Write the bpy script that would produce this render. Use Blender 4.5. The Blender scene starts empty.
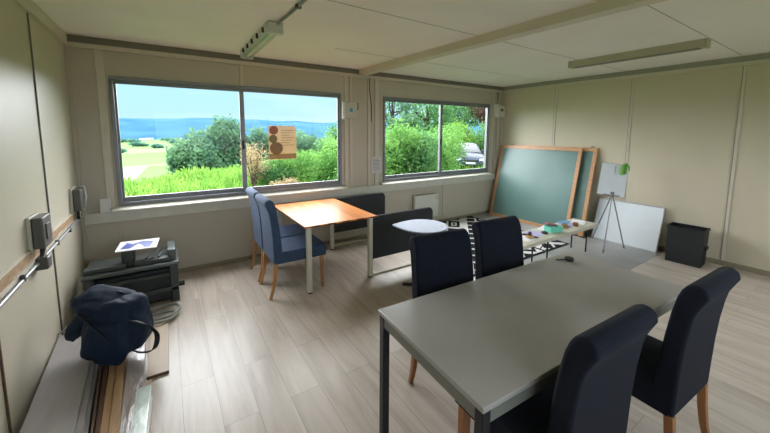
import bpy, bmesh, math, random
import numpy as np
from mathutils import Vector, Matrix, noise
PI = math.pi
SC = bpy.context.scene
COL = SC.collection
R = math.radians

# ------------------------------------------------------------------ materials
MATS = {}
LEAF = 1.35
def nt(name):
    m = bpy.data.materials.new(name); m.use_nodes = True
    t = m.node_tree; t.nodes.clear()
    o = t.nodes.new('ShaderNodeOutputMaterial')
    return m, t, o
def lin(c):
    return tuple(((v/255)/12.92 if v/255 <= .04045 else ((v/255+.055)/1.055)**2.4) for v in c)+(1,)
def mat(name, rgb, rough=.6, metal=0., spec=.5, var=.08, scale=8., bump=0., bscale=60., coat=0., stretch=(1,1,1), sheen=0., rgb2=None, alpha=1.):
    """principled material with procedural colour variation between two tones"""
    if name in MATS: return MATS[name]
    m, t, o = nt(name); N = t.nodes; L = t.links
    b = N.new('ShaderNodeBsdfPrincipled'); L.new(b.outputs[0], o.inputs[0])
    tc = N.new('ShaderNodeTexCoord'); mp = N.new('ShaderNodeMapping'); mp.inputs['Scale'].default_value = stretch
    L.new(tc.outputs['Object'], mp.inputs[0])
    n = N.new('ShaderNodeTexNoise'); n.inputs['Scale'].default_value = scale; n.inputs['Detail'].default_value = 5
    L.new(mp.outputs[0], n.inputs['Vector'])
    r = N.new('ShaderNodeValToRGB'); r.color_ramp.elements[0].position = .3; r.color_ramp.elements[1].position = .7
    c = lin(rgb); c2 = lin(rgb2) if rgb2 else tuple(min(1, v*(1+var)) for v in c[:3])+(1,)
    c1 = c if rgb2 else tuple(v*(1-var) for v in c[:3])+(1,)
    r.color_ramp.elements[0].color = c1; r.color_ramp.elements[1].color = c2
    L.new(n.outputs['Fac'], r.inputs[0]); L.new(r.outputs[0], b.inputs['Base Color'])
    b.inputs['Roughness'].default_value = rough; b.inputs['Metallic'].default_value = metal
    b.inputs['Specular IOR Level'].default_value = spec
    b.inputs['Coat Weight'].default_value = coat; b.inputs['Coat Roughness'].default_value = .15
    b.inputs['Sheen Weight'].default_value = sheen; b.inputs['Sheen Roughness'].default_value = .5
    b.inputs['Alpha'].default_value = alpha
    if bump:
        n2 = N.new('ShaderNodeTexNoise'); n2.inputs['Scale'].default_value = bscale; n2.inputs['Detail'].default_value = 4
        L.new(mp.outputs[0], n2.inputs['Vector'])
        bp = N.new('ShaderNodeBump'); bp.inputs['Strength'].default_value = bump; bp.inputs['Distance'].default_value = .01
        L.new(n2.outputs['Fac'], bp.inputs['Height']); L.new(bp.outputs[0], b.inputs['Normal'])
    MATS[name] = m
    return m
def glass_mat(name, tint=(.96, .98, .98, 1), rough=0.):
    m, t, o = nt(name); N = t.nodes; L = t.links
    tr = N.new('ShaderNodeBsdfTransparent'); tr.inputs[0].default_value = tint
    g = N.new('ShaderNodeBsdfGlossy'); g.inputs['Roughness'].default_value = rough
    f = N.new('ShaderNodeFresnel'); f.inputs['IOR'].default_value = 1.25
    ge = N.new('ShaderNodeNewGeometry'); iv = N.new('ShaderNodeMath'); iv.operation = 'SUBTRACT'; iv.inputs[0].default_value = 1; L.new(ge.outputs['Backfacing'], iv.inputs[1])
    ml = N.new('ShaderNodeMath'); ml.operation = 'MULTIPLY'; L.new(f.outputs[0], ml.inputs[0]); L.new(iv.outputs[0], ml.inputs[1])
    mx = N.new('ShaderNodeMixShader'); L.new(ml.outputs[0], mx.inputs[0]); L.new(tr.outputs[0], mx.inputs[1]); L.new(g.outputs[0], mx.inputs[2])
    L.new(mx.outputs[0], o.inputs[0]); return m
def sheer_mat(name, rgb, opacity):
    m, t, o = nt(name); N = t.nodes; L = t.links
    tr = N.new('ShaderNodeBsdfTransparent')
    d = N.new('ShaderNodeBsdfDiffuse'); d.inputs[0].default_value = lin(rgb)
    tl = N.new('ShaderNodeBsdfTranslucent'); tl.inputs[0].default_value = lin(rgb)
    a = N.new('ShaderNodeAddShader'); L.new(d.outputs[0], a.inputs[0]); L.new(tl.outputs[0], a.inputs[1])
    mx = N.new('ShaderNodeMixShader'); mx.inputs[0].default_value = opacity
    L.new(tr.outputs[0], mx.inputs[1]); L.new(a.outputs[0], mx.inputs[2]); L.new(mx.outputs[0], o.inputs[0]); return m
def leaf_mat(name, a, b_, scale=.8):
    m, t, o = nt(name); N = t.nodes; L = t.links
    tc = N.new('ShaderNodeTexCoord'); n = N.new('ShaderNodeTexNoise'); n.inputs['Scale'].default_value = scale; n.inputs['Detail'].default_value = 8
    L.new(tc.outputs['Object'], n.inputs['Vector'])
    r = N.new('ShaderNodeValToRGB'); r.color_ramp.elements[0].position = .38; r.color_ramp.elements[1].position = .62
    r.color_ramp.elements[0].color = tuple(v*LEAF for v in lin(a)[:3])+(1,); r.color_ramp.elements[1].color = tuple(v*LEAF for v in lin(b_)[:3])+(1,)
    L.new(n.outputs['Fac'], r.inputs[0])
    d = N.new('ShaderNodeBsdfDiffuse'); tl = N.new('ShaderNodeBsdfTranslucent')
    L.new(r.outputs[0], d.inputs[0]); L.new(r.outputs[0], tl.inputs[0])
    mx = N.new('ShaderNodeMixShader'); mx.inputs[0].default_value = .5
    L.new(d.outputs[0], mx.inputs[1]); L.new(tl.outputs[0], mx.inputs[2]); L.new(mx.outputs[0], o.inputs[0]); return m

def wood_floor_mat():
    m, t, o = nt('laminate_planks'); N = t.nodes; L = t.links
    b = N.new('ShaderNodeBsdfPrincipled'); L.new(b.outputs[0], o.inputs[0])
    tc = N.new('ShaderNodeTexCoord')
    rot = N.new('ShaderNodeMapping'); rot.inputs['Rotation'].default_value = (0, 0, PI/2); L.new(tc.outputs['Object'], rot.inputs[0])
    br = N.new('ShaderNodeTexBrick'); br.inputs['Scale'].default_value = 1
    br.inputs['Brick Width'].default_value = 1.28; br.inputs['Row Height'].default_value = .192
    br.inputs['Mortar Size'].default_value = .0018; br.inputs['Mortar Smooth'].default_value = .6; br.inputs['Bias'].default_value = 0
    br.offset = .37; br.inputs['Color1'].default_value = (0, 0, 0, 1); br.inputs['Color2'].default_value = (1, 1, 1, 1); br.inputs['Mortar'].default_value = (.5, .5, .5, 1)
    L.new(rot.outputs[0], br.inputs['Vector'])
    mp = N.new('ShaderNodeMapping'); mp.inputs['Scale'].default_value = (9, .9, 1); L.new(tc.outputs['Object'], mp.inputs[0])
    add = N.new('ShaderNodeVectorMath'); add.operation = 'ADD'
    sc = N.new('ShaderNodeVectorMath'); sc.operation = 'SCALE'; sc.inputs['Scale'].default_value = 7
    L.new(br.outputs['Color'], sc.inputs[0]); L.new(mp.outputs[0], add.inputs[0]); L.new(sc.outputs[0], add.inputs[1])
    n = N.new('ShaderNodeTexNoise'); n.inputs['Scale'].default_value = 1.1; n.inputs['Detail'].default_value = 7; n.inputs['Roughness'].default_value = .6; n.inputs['Distortion'].default_value = .8
    L.new(add.outputs[0], n.inputs['Vector'])
    r = N.new('ShaderNodeValToRGB'); e = r.color_ramp.elements
    e[0].position = .3; e[0].color = lin((166, 151, 138)); e[1].position = .68; e[1].color = lin((200, 188, 176))
    k = r.color_ramp.elements.new(.5); k.color = lin((187, 174, 161))
    L.new(n.outputs['Fac'], r.inputs[0])
    hs = N.new('ShaderNodeMixRGB'); hs.blend_type = 'MULTIPLY'; hs.inputs[0].default_value = .10
    L.new(r.outputs[0], hs.inputs[1]); L.new(br.outputs['Color'], hs.inputs[2])
    mo = N.new('ShaderNodeMixRGB'); L.new(br.outputs['Fac'], mo.inputs[0]); L.new(hs.outputs[0], mo.inputs[1]); mo.inputs[2].default_value = lin((130, 118, 106))
    L.new(mo.outputs[0], b.inputs['Base Color'])
    b.inputs['Roughness'].default_value = .34; b.inputs['Specular IOR Level'].default_value = .5
    bp = N.new('ShaderNodeBump'); bp.inputs['Strength'].default_value = .12; bp.inputs['Distance'].default_value = .004
    L.new(n.outputs['Fac'], bp.inputs['Height']); L.new(bp.outputs[0], b.inputs['Normal'])
    return m
def table_wood_mat():
    m, t, o = nt('orange_laminated_wood'); N = t.nodes; L = t.links
    b = N.new('ShaderNodeBsdfPrincipled'); L.new(b.outputs[0], o.inputs[0])
    tc = N.new('ShaderNodeTexCoord')
    br = N.new('ShaderNodeTexBrick'); br.inputs['Scale'].default_value = 1
    rt = N.new('ShaderNodeMapping'); rt.inputs['Rotation'].default_value = (0, 0, PI/2); L.new(tc.outputs['Object'], rt.inputs[0]); L.new(rt.outputs[0], br.inputs['Vector'])
    br.inputs['Brick Width'].default_value = 2.6; br.inputs['Row Height'].default_value = .085; br.inputs['Mortar Size'].default_value = .0007
    br.inputs['Color1'].default_value = lin((188, 112, 50)); br.inputs['Color2'].default_value = lin((212, 140, 74)); br.inputs['Mortar'].default_value = lin((120, 62, 28))
    mp = N.new('ShaderNodeMapping'); mp.inputs['Scale'].default_value = (30, 2, 1); L.new(tc.outputs['Object'], mp.inputs[0])
    n = N.new('ShaderNodeTexNoise'); n.inputs['Scale'].default_value = 1.5; n.inputs['Detail'].default_value = 5; L.new(mp.outputs[0], n.inputs['Vector'])
    mx = N.new('ShaderNodeMixRGB'); mx.blend_type = 'OVERLAY'; mx.inputs[0].default_value = .35; L.new(br.outputs['Color'], mx.inputs[1]); L.new(n.outputs['Fac'], mx.inputs[2])
    L.new(mx.outputs[0], b.inputs['Base Color']); b.inputs['Roughness'].default_value = .42; b.inputs['Specular IOR Level'].default_value = .25
    return m
def rug_mat():
    m, t, o = nt('woven_black_white_rug'); N = t.nodes; L = t.links
    b = N.new('ShaderNodeBsdfPrincipled'); L.new(b.outputs[0], o.inputs[0]); b.inputs['Roughness'].default_value = .95; b.inputs['Specular IOR Level'].default_value = .1
    tc = N.new('ShaderNodeTexCoord'); mp = N.new('ShaderNodeMapping'); mp.inputs['Rotation'].default_value = (0, 0, R(45)); L.new(tc.outputs['Object'], mp.inputs[0])
    s = N.new('ShaderNodeSeparateXYZ'); L.new(mp.outputs[0], s.inputs[0])
    def M(op, a, b2=None, c=None):
        x = N.new('ShaderNodeMath'); x.operation = op
        for i, v in enumerate((a, b2, c)):
            if v is None: continue
            if isinstance(v, (int, float)): x.inputs[i].default_value = v
            else: L.new(v, x.inputs[i])
        return x.outputs[0]
    # mapped axes: Y = along the bands (world diagonal), X = across
    u, v = s.outputs['Y'], s.outputs['X']
    vv = M('FLOORED_MODULO', M('ADD', v, RUG_OFF), .52)       # across, one repeat = .52 m
    band = M('LESS_THAN', vv, .10)                              # plain white band
    lad = M('MULTIPLY', M('GREATER_THAN', vv, .10), M('LESS_THAN', vv, .24))
    rung = M('LESS_THAN', M('FLOORED_MODULO', u, .25), .045)
    inner = M('MULTIPLY', M('GREATER_THAN', vv, .28), M('LESS_THAN', vv, .48))
    box = M('MULTIPLY', inner, M('GREATER_THAN', M('FLOORED_MODULO', u, .50), .10))
    hole = M('MULTIPLY', M('MULTIPLY', M('GREATER_THAN', vv, .33), M('LESS_THAN', vv, .43)), M('MULTIPLY', M('GREATER_THAN', M('FLOORED_MODULO', u, .50), .18), M('LESS_THAN', M('FLOORED_MODULO', u, .50), .40)))
    core = M('MULTIPLY', M('MULTIPLY', M('GREATER_THAN', vv, .36), M('LESS_THAN', vv, .40)), M('MULTIPLY', M('GREATER_THAN', M('FLOORED_MODULO', u, .50), .23), M('LESS_THAN', M('FLOORED_MODULO', u, .50), .35)))
    black = M('MAXIMUM', M('MULTIPLY', lad, M('SUBTRACT', 1, rung)), M('MAXIMUM', M('MULTIPLY', box, M('SUBTRACT', 1, hole)), core))
    s2 = N.new('ShaderNodeSeparateXYZ'); L.new(tc.outputs['Object'], s2.inputs[0])
    edge = M('GREATER_THAN', M('MAXIMUM', M('MULTIPLY', M('ABSOLUTE', s2.outputs['X']), 1/RUG_HX), M('MULTIPLY', M('ABSOLUTE', s2.outputs['Y']), 1/RUG_HY)), .965)
    black = M('MAXIMUM', black, edge)
    mx = N.new('ShaderNodeMixRGB'); L.new(black, mx.inputs[0]); mx.inputs[1].default_value = lin((214, 214, 210)); mx.inputs[2].default_value = lin((28, 29, 34))
    n = N.new('ShaderNodeTexNoise'); n.inputs['Scale'].default_value = 90; L.new(tc.outputs['Object'], n.inputs['Vector'])
    m2 = N.new('ShaderNodeMixRGB'); m2.blend_type = 'MULTIPLY'; m2.inputs[0].default_value = .25; L.new(mx.outputs[0], m2.inputs[1]); L.new(n.outputs['Fac'], m2.inputs[2])
    L.new(m2.outputs[0], b.inputs['Base Color'])
    return m
def field_mat():
    m, t, o = nt('valley_fields'); N = t.nodes; L = t.links
    b = N.new('ShaderNodeBsdfDiffuse'); L.new(b.outputs[0], o.inputs[0])
    tc = N.new('ShaderNodeTexCoord'); mp = N.new('ShaderNodeMapping'); mp.inputs['Scale'].default_value = (.0022, .0055, 0); L.new(tc.outputs['Object'], mp.inputs[0])
    v = N.new('ShaderNodeTexVoronoi'); v.inputs['Scale'].default_value = 1.; L.new(mp.outputs[0], v.inputs['Vector'])
    r = N.new('ShaderNodeValToRGB'); e = r.color_ramp.elements
    e[0].color = lin((104, 134, 84)); e[1].color = lin((128, 150, 112)); k = e.new(.5); k.color = lin((96, 132, 74))
    s = N.new('ShaderNodeSeparateColor'); L.new(v.outputs['Color'], s.inputs[0]); L.new(s.outputs[0], r.inputs[0])
    L.new(r.outputs[0], b.inputs[0]); return m

RUG_HX, RUG_HY, RUG_OFF = 1.1, .98, .1
M_ = dict(
 wall=mat('wall_panel_paint', (198, 188, 166), .42, spec=.35, var=.03, scale=1.2, bump=.03, bscale=5),
 wall_gloss=mat('glossy_wall_panel', (196, 187, 168), .42, spec=.35, var=.03, scale=1.),
 wall_win=mat('window_wall_paint', (186, 177, 161), .5, var=.04, scale=1.5),
 trim=mat('painted_trim', (200, 191, 175), .45, var=.04),
 sill=mat('sill_paint', (200, 197, 184), .4, var=.05),
 groove=mat('dark_groove', (118, 114, 106), .5, var=.05),
 joint=mat('ceiling_joint', (150, 146, 138), .6, var=.05),
 cornice=mat('grey_cornice', (150, 148, 138), .5, var=.05),
 ceil=mat('ceiling_board', (242, 236, 234), .7, var=.03, scale=1.5),
 beam=mat('ceiling_beam_paint', (212, 203, 189), .5, var=.04, scale=3),
 alu=mat('grey_aluminium', (128, 130, 134), .42, metal=.35, var=.05),
 alu_bright=mat('bright_aluminium', (190, 190, 192), .35, metal=.5, var=.04),
 floor=wood_floor_mat(),
 vinyl=mat('grey_vinyl', (140, 140, 138), .38, var=.07, scale=3, rgb2=(158, 157, 154)),
 wood=table_wood_mat(),
 grey_top=mat('grey_laminate', (157, 153, 148), .36, var=.03, scale=4, bump=.04, bscale=150),
 grey_apron=mat('grey_metal_apron', (112, 114, 106), .45, var=.03),
 black_metal=mat('black_metal', (32, 34, 38), .4, metal=.3),
 white_metal=mat('white_powder_coat', (206, 204, 188), .4, var=.03),
 navy=mat('navy_upholstery', (20, 23, 34), .9, var=.15, scale=30, bump=.25, bscale=400, sheen=.04, spec=.15),
 blue=mat('slate_blue_upholstery', (60, 78, 106), .8, var=.15, scale=30, bump=.25, bscale=400, sheen=.08, spec=.2),
 leg_wood=mat('beech_leg', (174, 128, 82), .4, var=.12, scale=5, stretch=(12, 12, 1)),
 leg_dark=mat('amber_leg', (146, 96, 54), .4, var=.12, scale=5, stretch=(12, 12, 1)),
 felt=mat('charcoal_felt', (58, 60, 62), .9, var=.12, scale=40, bump=.2, bscale=300, spec=.2),
 white_lam=mat('white_laminate', (140, 150, 174), .6, var=.02),
 chalk=mat('green_chalkboard', (88, 120, 114), .3, var=.06, scale=1.5, rgb2=(100, 130, 126)),
 frame_wood=mat('pine_frame', (190, 142, 98), .4, var=.12, scale=3, stretch=(3, 12, 12)),
 whiteboard=mat('whiteboard_enamel', (224, 230, 236), .25, var=.02),
 white=mat('white_plastic', (216, 214, 208), .4, var=.02),
 offwhite=mat('aged_white_plastic', (190, 186, 170), .45, var=.04),
 paper=mat('paper', (222, 220, 226), .8, var=.03),
 lilac=mat('printed_lilac_paper', (170, 166, 200), .7, var=.15, scale=30),
 mint=mat('mint_cardboard', (112, 208, 184), .6, var=.04),
 brown=mat('brown_wood', (128, 88, 56), .5, var=.15),
 purple=mat('purple_rubber', (74, 52, 74), .6),
 yellow=mat('ochre_wood', (196, 156, 82), .5),
 bluebook=mat('blue_cover', (96, 156, 196), .5),
 pink=mat('dusty_pink_cover', (140, 88, 96), .6),
 blackp=mat('black_plastic', (24, 25, 27), .45),
 crate=mat('charcoal_crate', (24, 27, 30), .6, var=.1, scale=20, bump=.1, bscale=200),
 green=mat('lime_plastic', (116, 178, 74), .4),
 saw=mat('grey_green_plastic', (58, 64, 62), .5, var=.08, scale=10),
 saw_dark=mat('dark_plastic', (34, 38, 40), .5),
 saw_metal=mat('cast_aluminium', (96, 102, 102), .3, metal=.6, var=.1),
 orange=mat('orange_plastic', (190, 104, 40), .5),
 red=mat('dark_red_plastic', (120, 40, 36), .5),
 bag=mat('deep_navy_canvas', (11, 31, 54), .72, var=.2, scale=12, bump=.3, bscale=300, spec=.3),
 bag2=mat('black_webbing', (18, 24, 32), .7),
 hose=mat('grey_rubber_hose', (122, 126, 118), .5),
 plank_grey=mat('grey_oak_laminate', (150, 144, 142), .4, var=.08, scale=3, stretch=(10, 1, 1)),
 plank_tan=mat('raw_pine', (170, 136, 100), .6, var=.15, scale=4, stretch=(14, 1, 1)),
 plank_brown=mat('brown_strip', (92, 66, 50), .6, var=.2, scale=4, stretch=(14, 1, 1)),
 plank_pale=mat('pale_board', (182, 162, 140), .5, var=.06, scale=3, stretch=(10, 1, 1)),
 raw_wood=mat('bare_chipboard', (164, 132, 98), .8, var=.3, scale=14, stretch=(1, 1, 4)),
 box_grey=mat('grey_switch_plastic', (84, 82, 76), .45, var=.04),
 conduit=mat('grey_conduit', (140, 142, 146), .35, metal=.3),
 cable=mat('dark_cable', (40, 38, 34), .6),
 heater=mat('cream_heater_enamel', (206, 204, 192), .35, var=.02),
 notice=mat('notice_paper', (198, 194, 190), .8, var=.04),
 ink=mat('grey_ink', (128, 124, 128), .8),
 lamp_body=mat('lamp_housing', (176, 170, 150), .4, var=.03),
 tube=mat('white_tube_glass', (226, 230, 214), .3),
 lamp_grey=mat('grey_lamp_tray', (205, 208, 210), .4),
 base_tan=mat('tan_skirting', (138, 128, 106), .5, var=.06),
 wrap=mat('clear_wrap_over_board', (178, 168, 164), .12, var=.15, scale=12, bump=1., bscale=30, coat=1., stretch=(1, .35, 1)),
 pack=mat('pale_green_wrapped_board', (204, 218, 212), .15, var=.1, scale=6, coat=.6, bump=.3, bscale=30),
 meadow=leaf_mat('meadow_ground', (58, 82, 28), (96, 122, 44), 1.5),
 leaf_a=leaf_mat('bright_leaves', (74, 116, 58), (114, 150, 80), 1.2),
 leaf_b=leaf_mat('mid_green_leaves', (66, 104, 66), (98, 136, 82), 1.0),
 leaf_c=leaf_mat('tree_leaves', (72, 104, 82), (96, 128, 94), .7),
 leaf_d=leaf_mat('yellow_green_grass', (84, 124, 52), (120, 152, 70), 2.),
 leaf_p=leaf_mat('dry_pinkish_stalks', (136, 116, 92), (160, 144, 108), 3.),
 leaf_red=leaf_mat('reddish_leaves', (84, 62, 60), (110, 88, 76), 2.),
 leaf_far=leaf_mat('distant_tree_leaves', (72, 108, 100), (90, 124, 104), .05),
 bark=mat('bark', (70, 58, 46), .9, var=.2),
 forest_haze=leaf_mat('far_forest_haze_tint', (58, 98, 124), (74, 114, 136), .004),  # blue of the distance haze is painted into the forest colour
 fields=field_mat(),
 car_paint=mat('silver_car_paint', (58, 66, 82), .55, spec=.25),
 car_glass=mat('car_glass', (30, 36, 44), .4, spec=.3),
 car_light=mat('headlight_glass', (210, 214, 220), .15),
 roofing=mat('village_render', (170, 168, 160), .8),
)
G_PANE = glass_mat('window_glass')
M_POSTER = sheer_mat('translucent_poster', (118, 98, 74), .75)

# ------------------------------------------------------------------ mesh builder
class MB:
    def __init__(s): s.v = []; s.f = []
    def add(s, vs, fs):
        k = len(s.v); s.v += [tuple(v) for v in vs]; s.f += [tuple(i+k for i in f) for f in fs]; return s
    def box(s, x0, x1, y0, y1, z0, z1):
        return s.add([(x0,y0,z0),(x1,y0,z0),(x1,y1,z0),(x0,y1,z0),(x0,y0,z1),(x1,y0,z1),(x1,y1,z1),(x0,y1,z1)],
                     [(0,3,2,1),(4,5,6,7),(0,1,5,4),(1,2,6,5),(2,3,7,6),(3,0,4,7)])
    def hexa(s, bot, top):
        return s.add(list(bot)+list(top), [(0,3,2,1),(4,5,6,7),(0,1,5,4),(1,2,6,5),(2,3,7,6),(3,0,4,7)])
    def prism(s, pts, axis, a, b):
        """closed outline pts (2D) extruded along axis 'x','y','z' from a to b"""
        n = len(pts)
        def P(p, t): return (t, p[0], p[1]) if axis == 'x' else (p[0], t, p[1]) if axis == 'y' else (p[0], p[1], t)
        return s.add([P(p, a) for p in pts]+[P(p, b) for p in pts],
                     [tuple(range(n))[::-1], tuple(range(n, 2*n))]+[(i, (i+1) % n, n+(i+1) % n, n+i) for i in range(n)])
    def tube(s, pts, r, n=10, closed=False, caps=True):
        pts = [Vector(p) for p in pts]; m = len(pts); rr = r if isinstance(r, (list, tuple)) else [r]*m
        rings = []; prev = None
        for i, p in enumerate(pts):
            if closed: d = pts[(i+1) % m]-pts[i-1]
            else: d = pts[min(i+1, m-1)]-pts[max(i-1, 0)]
            d.normalize()
            if prev is None:
                u = d.orthogonal().normalized()
                if abs(d.z) < .9: u = d.cross(Vector((0,0,1))).normalized()
            else:
                u = (prev-d*prev.dot(d)).normalized()
            prev = u; w = d.cross(u)
            rings.append([p+(u*math.cos(2*PI*k/n)+w*math.sin(2*PI*k/n))*rr[i] for k in range(n)])
        vs = [v for ring in rings for v in ring]; fs = []
        for i in range(m if closed else m-1):
            j = (i+1) % m
            for k in range(n): fs.append((i*n+k, i*n+(k+1) % n, j*n+(k+1) % n, j*n+k))
        if caps and not closed: fs += [tuple(range(n))[::-1], tuple(range((m-1)*n, m*n))]
        return s.add(vs, fs)
    def lathe(s, prof, c=(0,0,0), n=24):
        vs = []; fs = []
        for r, z in prof: vs += [(c[0]+r*math.cos(2*PI*k/n), c[1]+r*math.sin(2*PI*k/n), c[2]+z) for k in range(n)]
        for i in range(len(prof)-1):
            for k in range(n): fs.append((i*n+k, i*n+(k+1) % n, (i+1)*n+(k+1) % n, (i+1)*n+k))
        fs += [tuple(range(n))[::-1], tuple(range((len(prof)-1)*n, len(prof)*n))]
        return s.add(vs, fs)
    def xform(s, M, k0=0):
        s.v = s.v[:k0]+[tuple(M @ Vector(v)) for v in s.v[k0:]]; return s
    def build(s, name, m, parent=None, bevel=0., seg=2, smooth=True, sub=0, loc=None, rot=None):
        me = bpy.data.meshes.new(name); me.from_pydata(s.v, [], s.f); me.validate(); me.update()
        bm = bmesh.new(); bm.from_mesh(me); bmesh.ops.recalc_face_normals(bm, faces=bm.faces); bm.to_mesh(me); bm.free()
        me.materials.append(m)
        o = bpy.data.objects.new(name, me); COL.objects.link(o)
        if parent: o.parent = parent
        if loc: o.location = loc
        if rot: o.rotation_euler = rot
        if smooth:
            me.polygons.foreach_set('use_smooth', [True]*len(me.polygons))
            me.set_sharp_from_angle(angle=R(38))
        if bevel:
            b = o.modifiers.new('bevel', 'BEVEL'); b.width = bevel; b.segments = seg; b.limit_method = 'ANGLE'; b.angle_limit = R(35); b.harden_normals = False
        if sub:
            b = o.modifiers.new('sub', 'SUBSURF'); b.levels = sub; b.render_levels = sub
        return o
def B(*a): return MB().box(*a)
def tag(o, label, cat, group=None, kind=None):
    if label: o['label'] = label
    if cat: o['category'] = cat
    if group: o['group'] = group
    if kind: o['kind'] = kind
    return o
def thing(name, loc, label, cat, rz=0, group=None):
    o = bpy.data.objects.new(name, None); COL.objects.link(o); o.empty_display_size = .1
    o.location = loc; o.rotation_euler = (0, 0, rz)
    return tag(o, label, cat, group)
def struct(name, mb, m, **k):
    o = mb.build(name, m, **k); o['kind'] = 'structure'; return o
def kids(o): return [c for c in bpy.data.objects if c.parent == o]
def dup(root, loc, rz, label, group=None):
    def cp(o, par):
        c = o.copy(); COL.objects.link(c)
        if par: c.parent = par; c.matrix_parent_inverse = o.matrix_parent_inverse
        for k in kids_map.get(o.name, []): cp(k, c)
        return c
    kids_map = {}
    for o in list(bpy.data.objects):
        if o.parent: kids_map.setdefault(o.parent.name, []).append(o)
    c = cp(root, None); c.location = loc; c.rotation_euler = (0, 0, rz); c['label'] = label
    if group: c['group'] = group
    return c

# ------------------------------------------------------------------ room shell
W, H, YB = 6.624, 2.6, -5.6
# floor: laminate planks, with a bare vinyl strip left in the far right corner
struct('floor', B(-.1, W+.1, YB, .1, -.1, 0), M_['floor'], smooth=False)
struct('trim_1', B(4.2, W, -2.88, 0, 0, .003), M_['vinyl'], smooth=False)
struct('ceiling', B(-.1, W+.1, YB, .1, H, H+.1), M_['ceil'], smooth=False)
# joints between the ceiling boards
g = MB()
for y, xa in ((-.99, 2.4), (-2.215, 0), (-3.43, 0), (-4.65, 0)): g.box(xa, W, y-.0025, y+.0025, H-.002, H+.001)
struct('trim_2', g, M_['joint'], smooth=False)
struct('wall_left', B(-.1, 0, YB, .1, 0, H), M_['wall_gloss'], smooth=False)
struct('wall_right', B(W, W+.1, YB, .1, 0, H), M_['wall'], smooth=False)
# rear wall behind the camera, opening added to let fill light in
g = MB(); g.box(0, W, YB-.1, YB, 0, .9); g.box(0, W, YB-.1, YB, 2.2, H); g.box(0, .5, YB-.1, YB, .9, 2.2); g.box(6.1, W, YB-.1, YB, .9, 2.2)
struct('wall_rear', g, M_['wall'], smooth=False)
g = MB()
w1 = (.31, 2.95, .87, 2.235); w2 = (3.69, 6.25, .87, 2.235)
g.box(0, W, 0, .1, 0, .87); g.box(0, W, 0, .1, 2.235, H); g.box(0, w1[0], 0, .1, .87, 2.235); g.box(w1[1], w2[0], 0, .1, .87, 2.235); g.box(w2[1], W, 0, .1, .87, 2.235)
struct('wall_window', g, M_['wall_win'], smooth=False)

def window(n, x0, x1, z0, z1, mid, y0=-.02, y1=.07):
    w = bpy.data.objects.new('window_%d' % n, None); COL.objects.link(w); w['kind'] = 'structure'
    f = .035
    g = MB(); g.box(x0, x1, y0, y1, z0, z0+f); g.box(x0, x1, y0, y1, z1-f, z1); g.box(x0, x0+f, y0, y1, z0+f, z1-f); g.box(x1-f, x1, y0, y1, z0+f, z1-f)
    g.build('window_frame', M_['alu'], w, bevel=.003)
    for i, (a, b) in enumerate(((x0+f, mid+.03), (mid-.03, x1-f))):
        ya = .0+.028*(1-i); s = .028 if True else 0
        g = MB(); zl, zh = z0+f, z1-f; lo = .05; hi = .035
        l_ = .02 if i == 0 else .055; r_ = .055 if i == 0 else .02
        g.box(a, b, ya, ya+.025, zl, zl+lo); g.box(a, b, ya, ya+.025, zh-hi, zh); g.box(a, a+l_, ya, ya+.025, zl+lo, zh-hi); g.box(b-r_, b, ya, ya+.025, zl+lo, zh-hi)
        sash = g.build('sash', M_['alu'], w, bevel=.003)
        B(a+l_-.004, b-r_+.004, ya+.01, ya+.014, zl+lo-.004, zh-hi+.004).build('pane', G_PANE, sash, smooth=False)
        if i == 1: B(a+.015, a+.04, ya-.012, ya, 1.45, 1.56).build('latch', M_['blackp'], sash, bevel=.004)
    return w
window(1, *w1, 1.59); window(2, *w2, 4.955)
# unseen rear window bank, added for fill light
wr = bpy.data.objects.new('window_3', None); COL.objects.link(wr); wr['kind'] = 'structure'
g = MB(); g.box(.5, 6.1, YB-.08, YB, .9, .96); g.box(.5, 6.1, YB-.08, YB, 2.14, 2.2)
for xx in (.5, 1.86, 3.27, 4.66, 6.04): g.box(xx, xx+.06, YB-.08, YB, .96, 2.14)
g.build('window_frame', M_['alu'], wr); B(.55, 6.05, YB-.04, YB-.036, .95, 2.15).build('pane', G_PANE, wr, smooth=False)

# cornice: dark recessed strip + light trim on three walls
g = MB(); g.box(0, W, -.022, 0, 2.53, H); struct('trim_3', g, M_['groove'], smooth=False)
g = MB(); g.box(W-.022, W, YB, -.022, 2.53, H); struct('trim_4', g, M_['cornice'], smooth=False)
struct('trim_5', B(.0, W, -.034, 0, 2.485, 2.53), M_['trim'], bevel=.003)
struct('trim_6', B(W-.034, W, YB, -.034, 2.485, 2.53), M_['trim'], bevel=.003)
struct('trim_7', B(0, .03, YB, -.034, 2.5, H), M_['trim'], bevel=.003)
# ledge running along under both windows
struct('trim_8', B(.03, 6.46, -.045, 0, .707, .822), M_['sill'], bevel=.004)
for i, (a, b) in enumerate(((w1[0]-.06, w1[1]+.06), (w2[0]-.06, w2[1]+.04))):
    g = MB(); g.hexa([(a,-.085,.815),(b,-.085,.815),(b,0,.822),(a,0,.822)], [(a,-.085,.835),(b,-.085,.835),(b,0,.872),(a,0,.872)])
    struct('trim_%d' % (9+i), g, M_['alu_bright' if False else 'sill'], bevel=.004)
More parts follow.
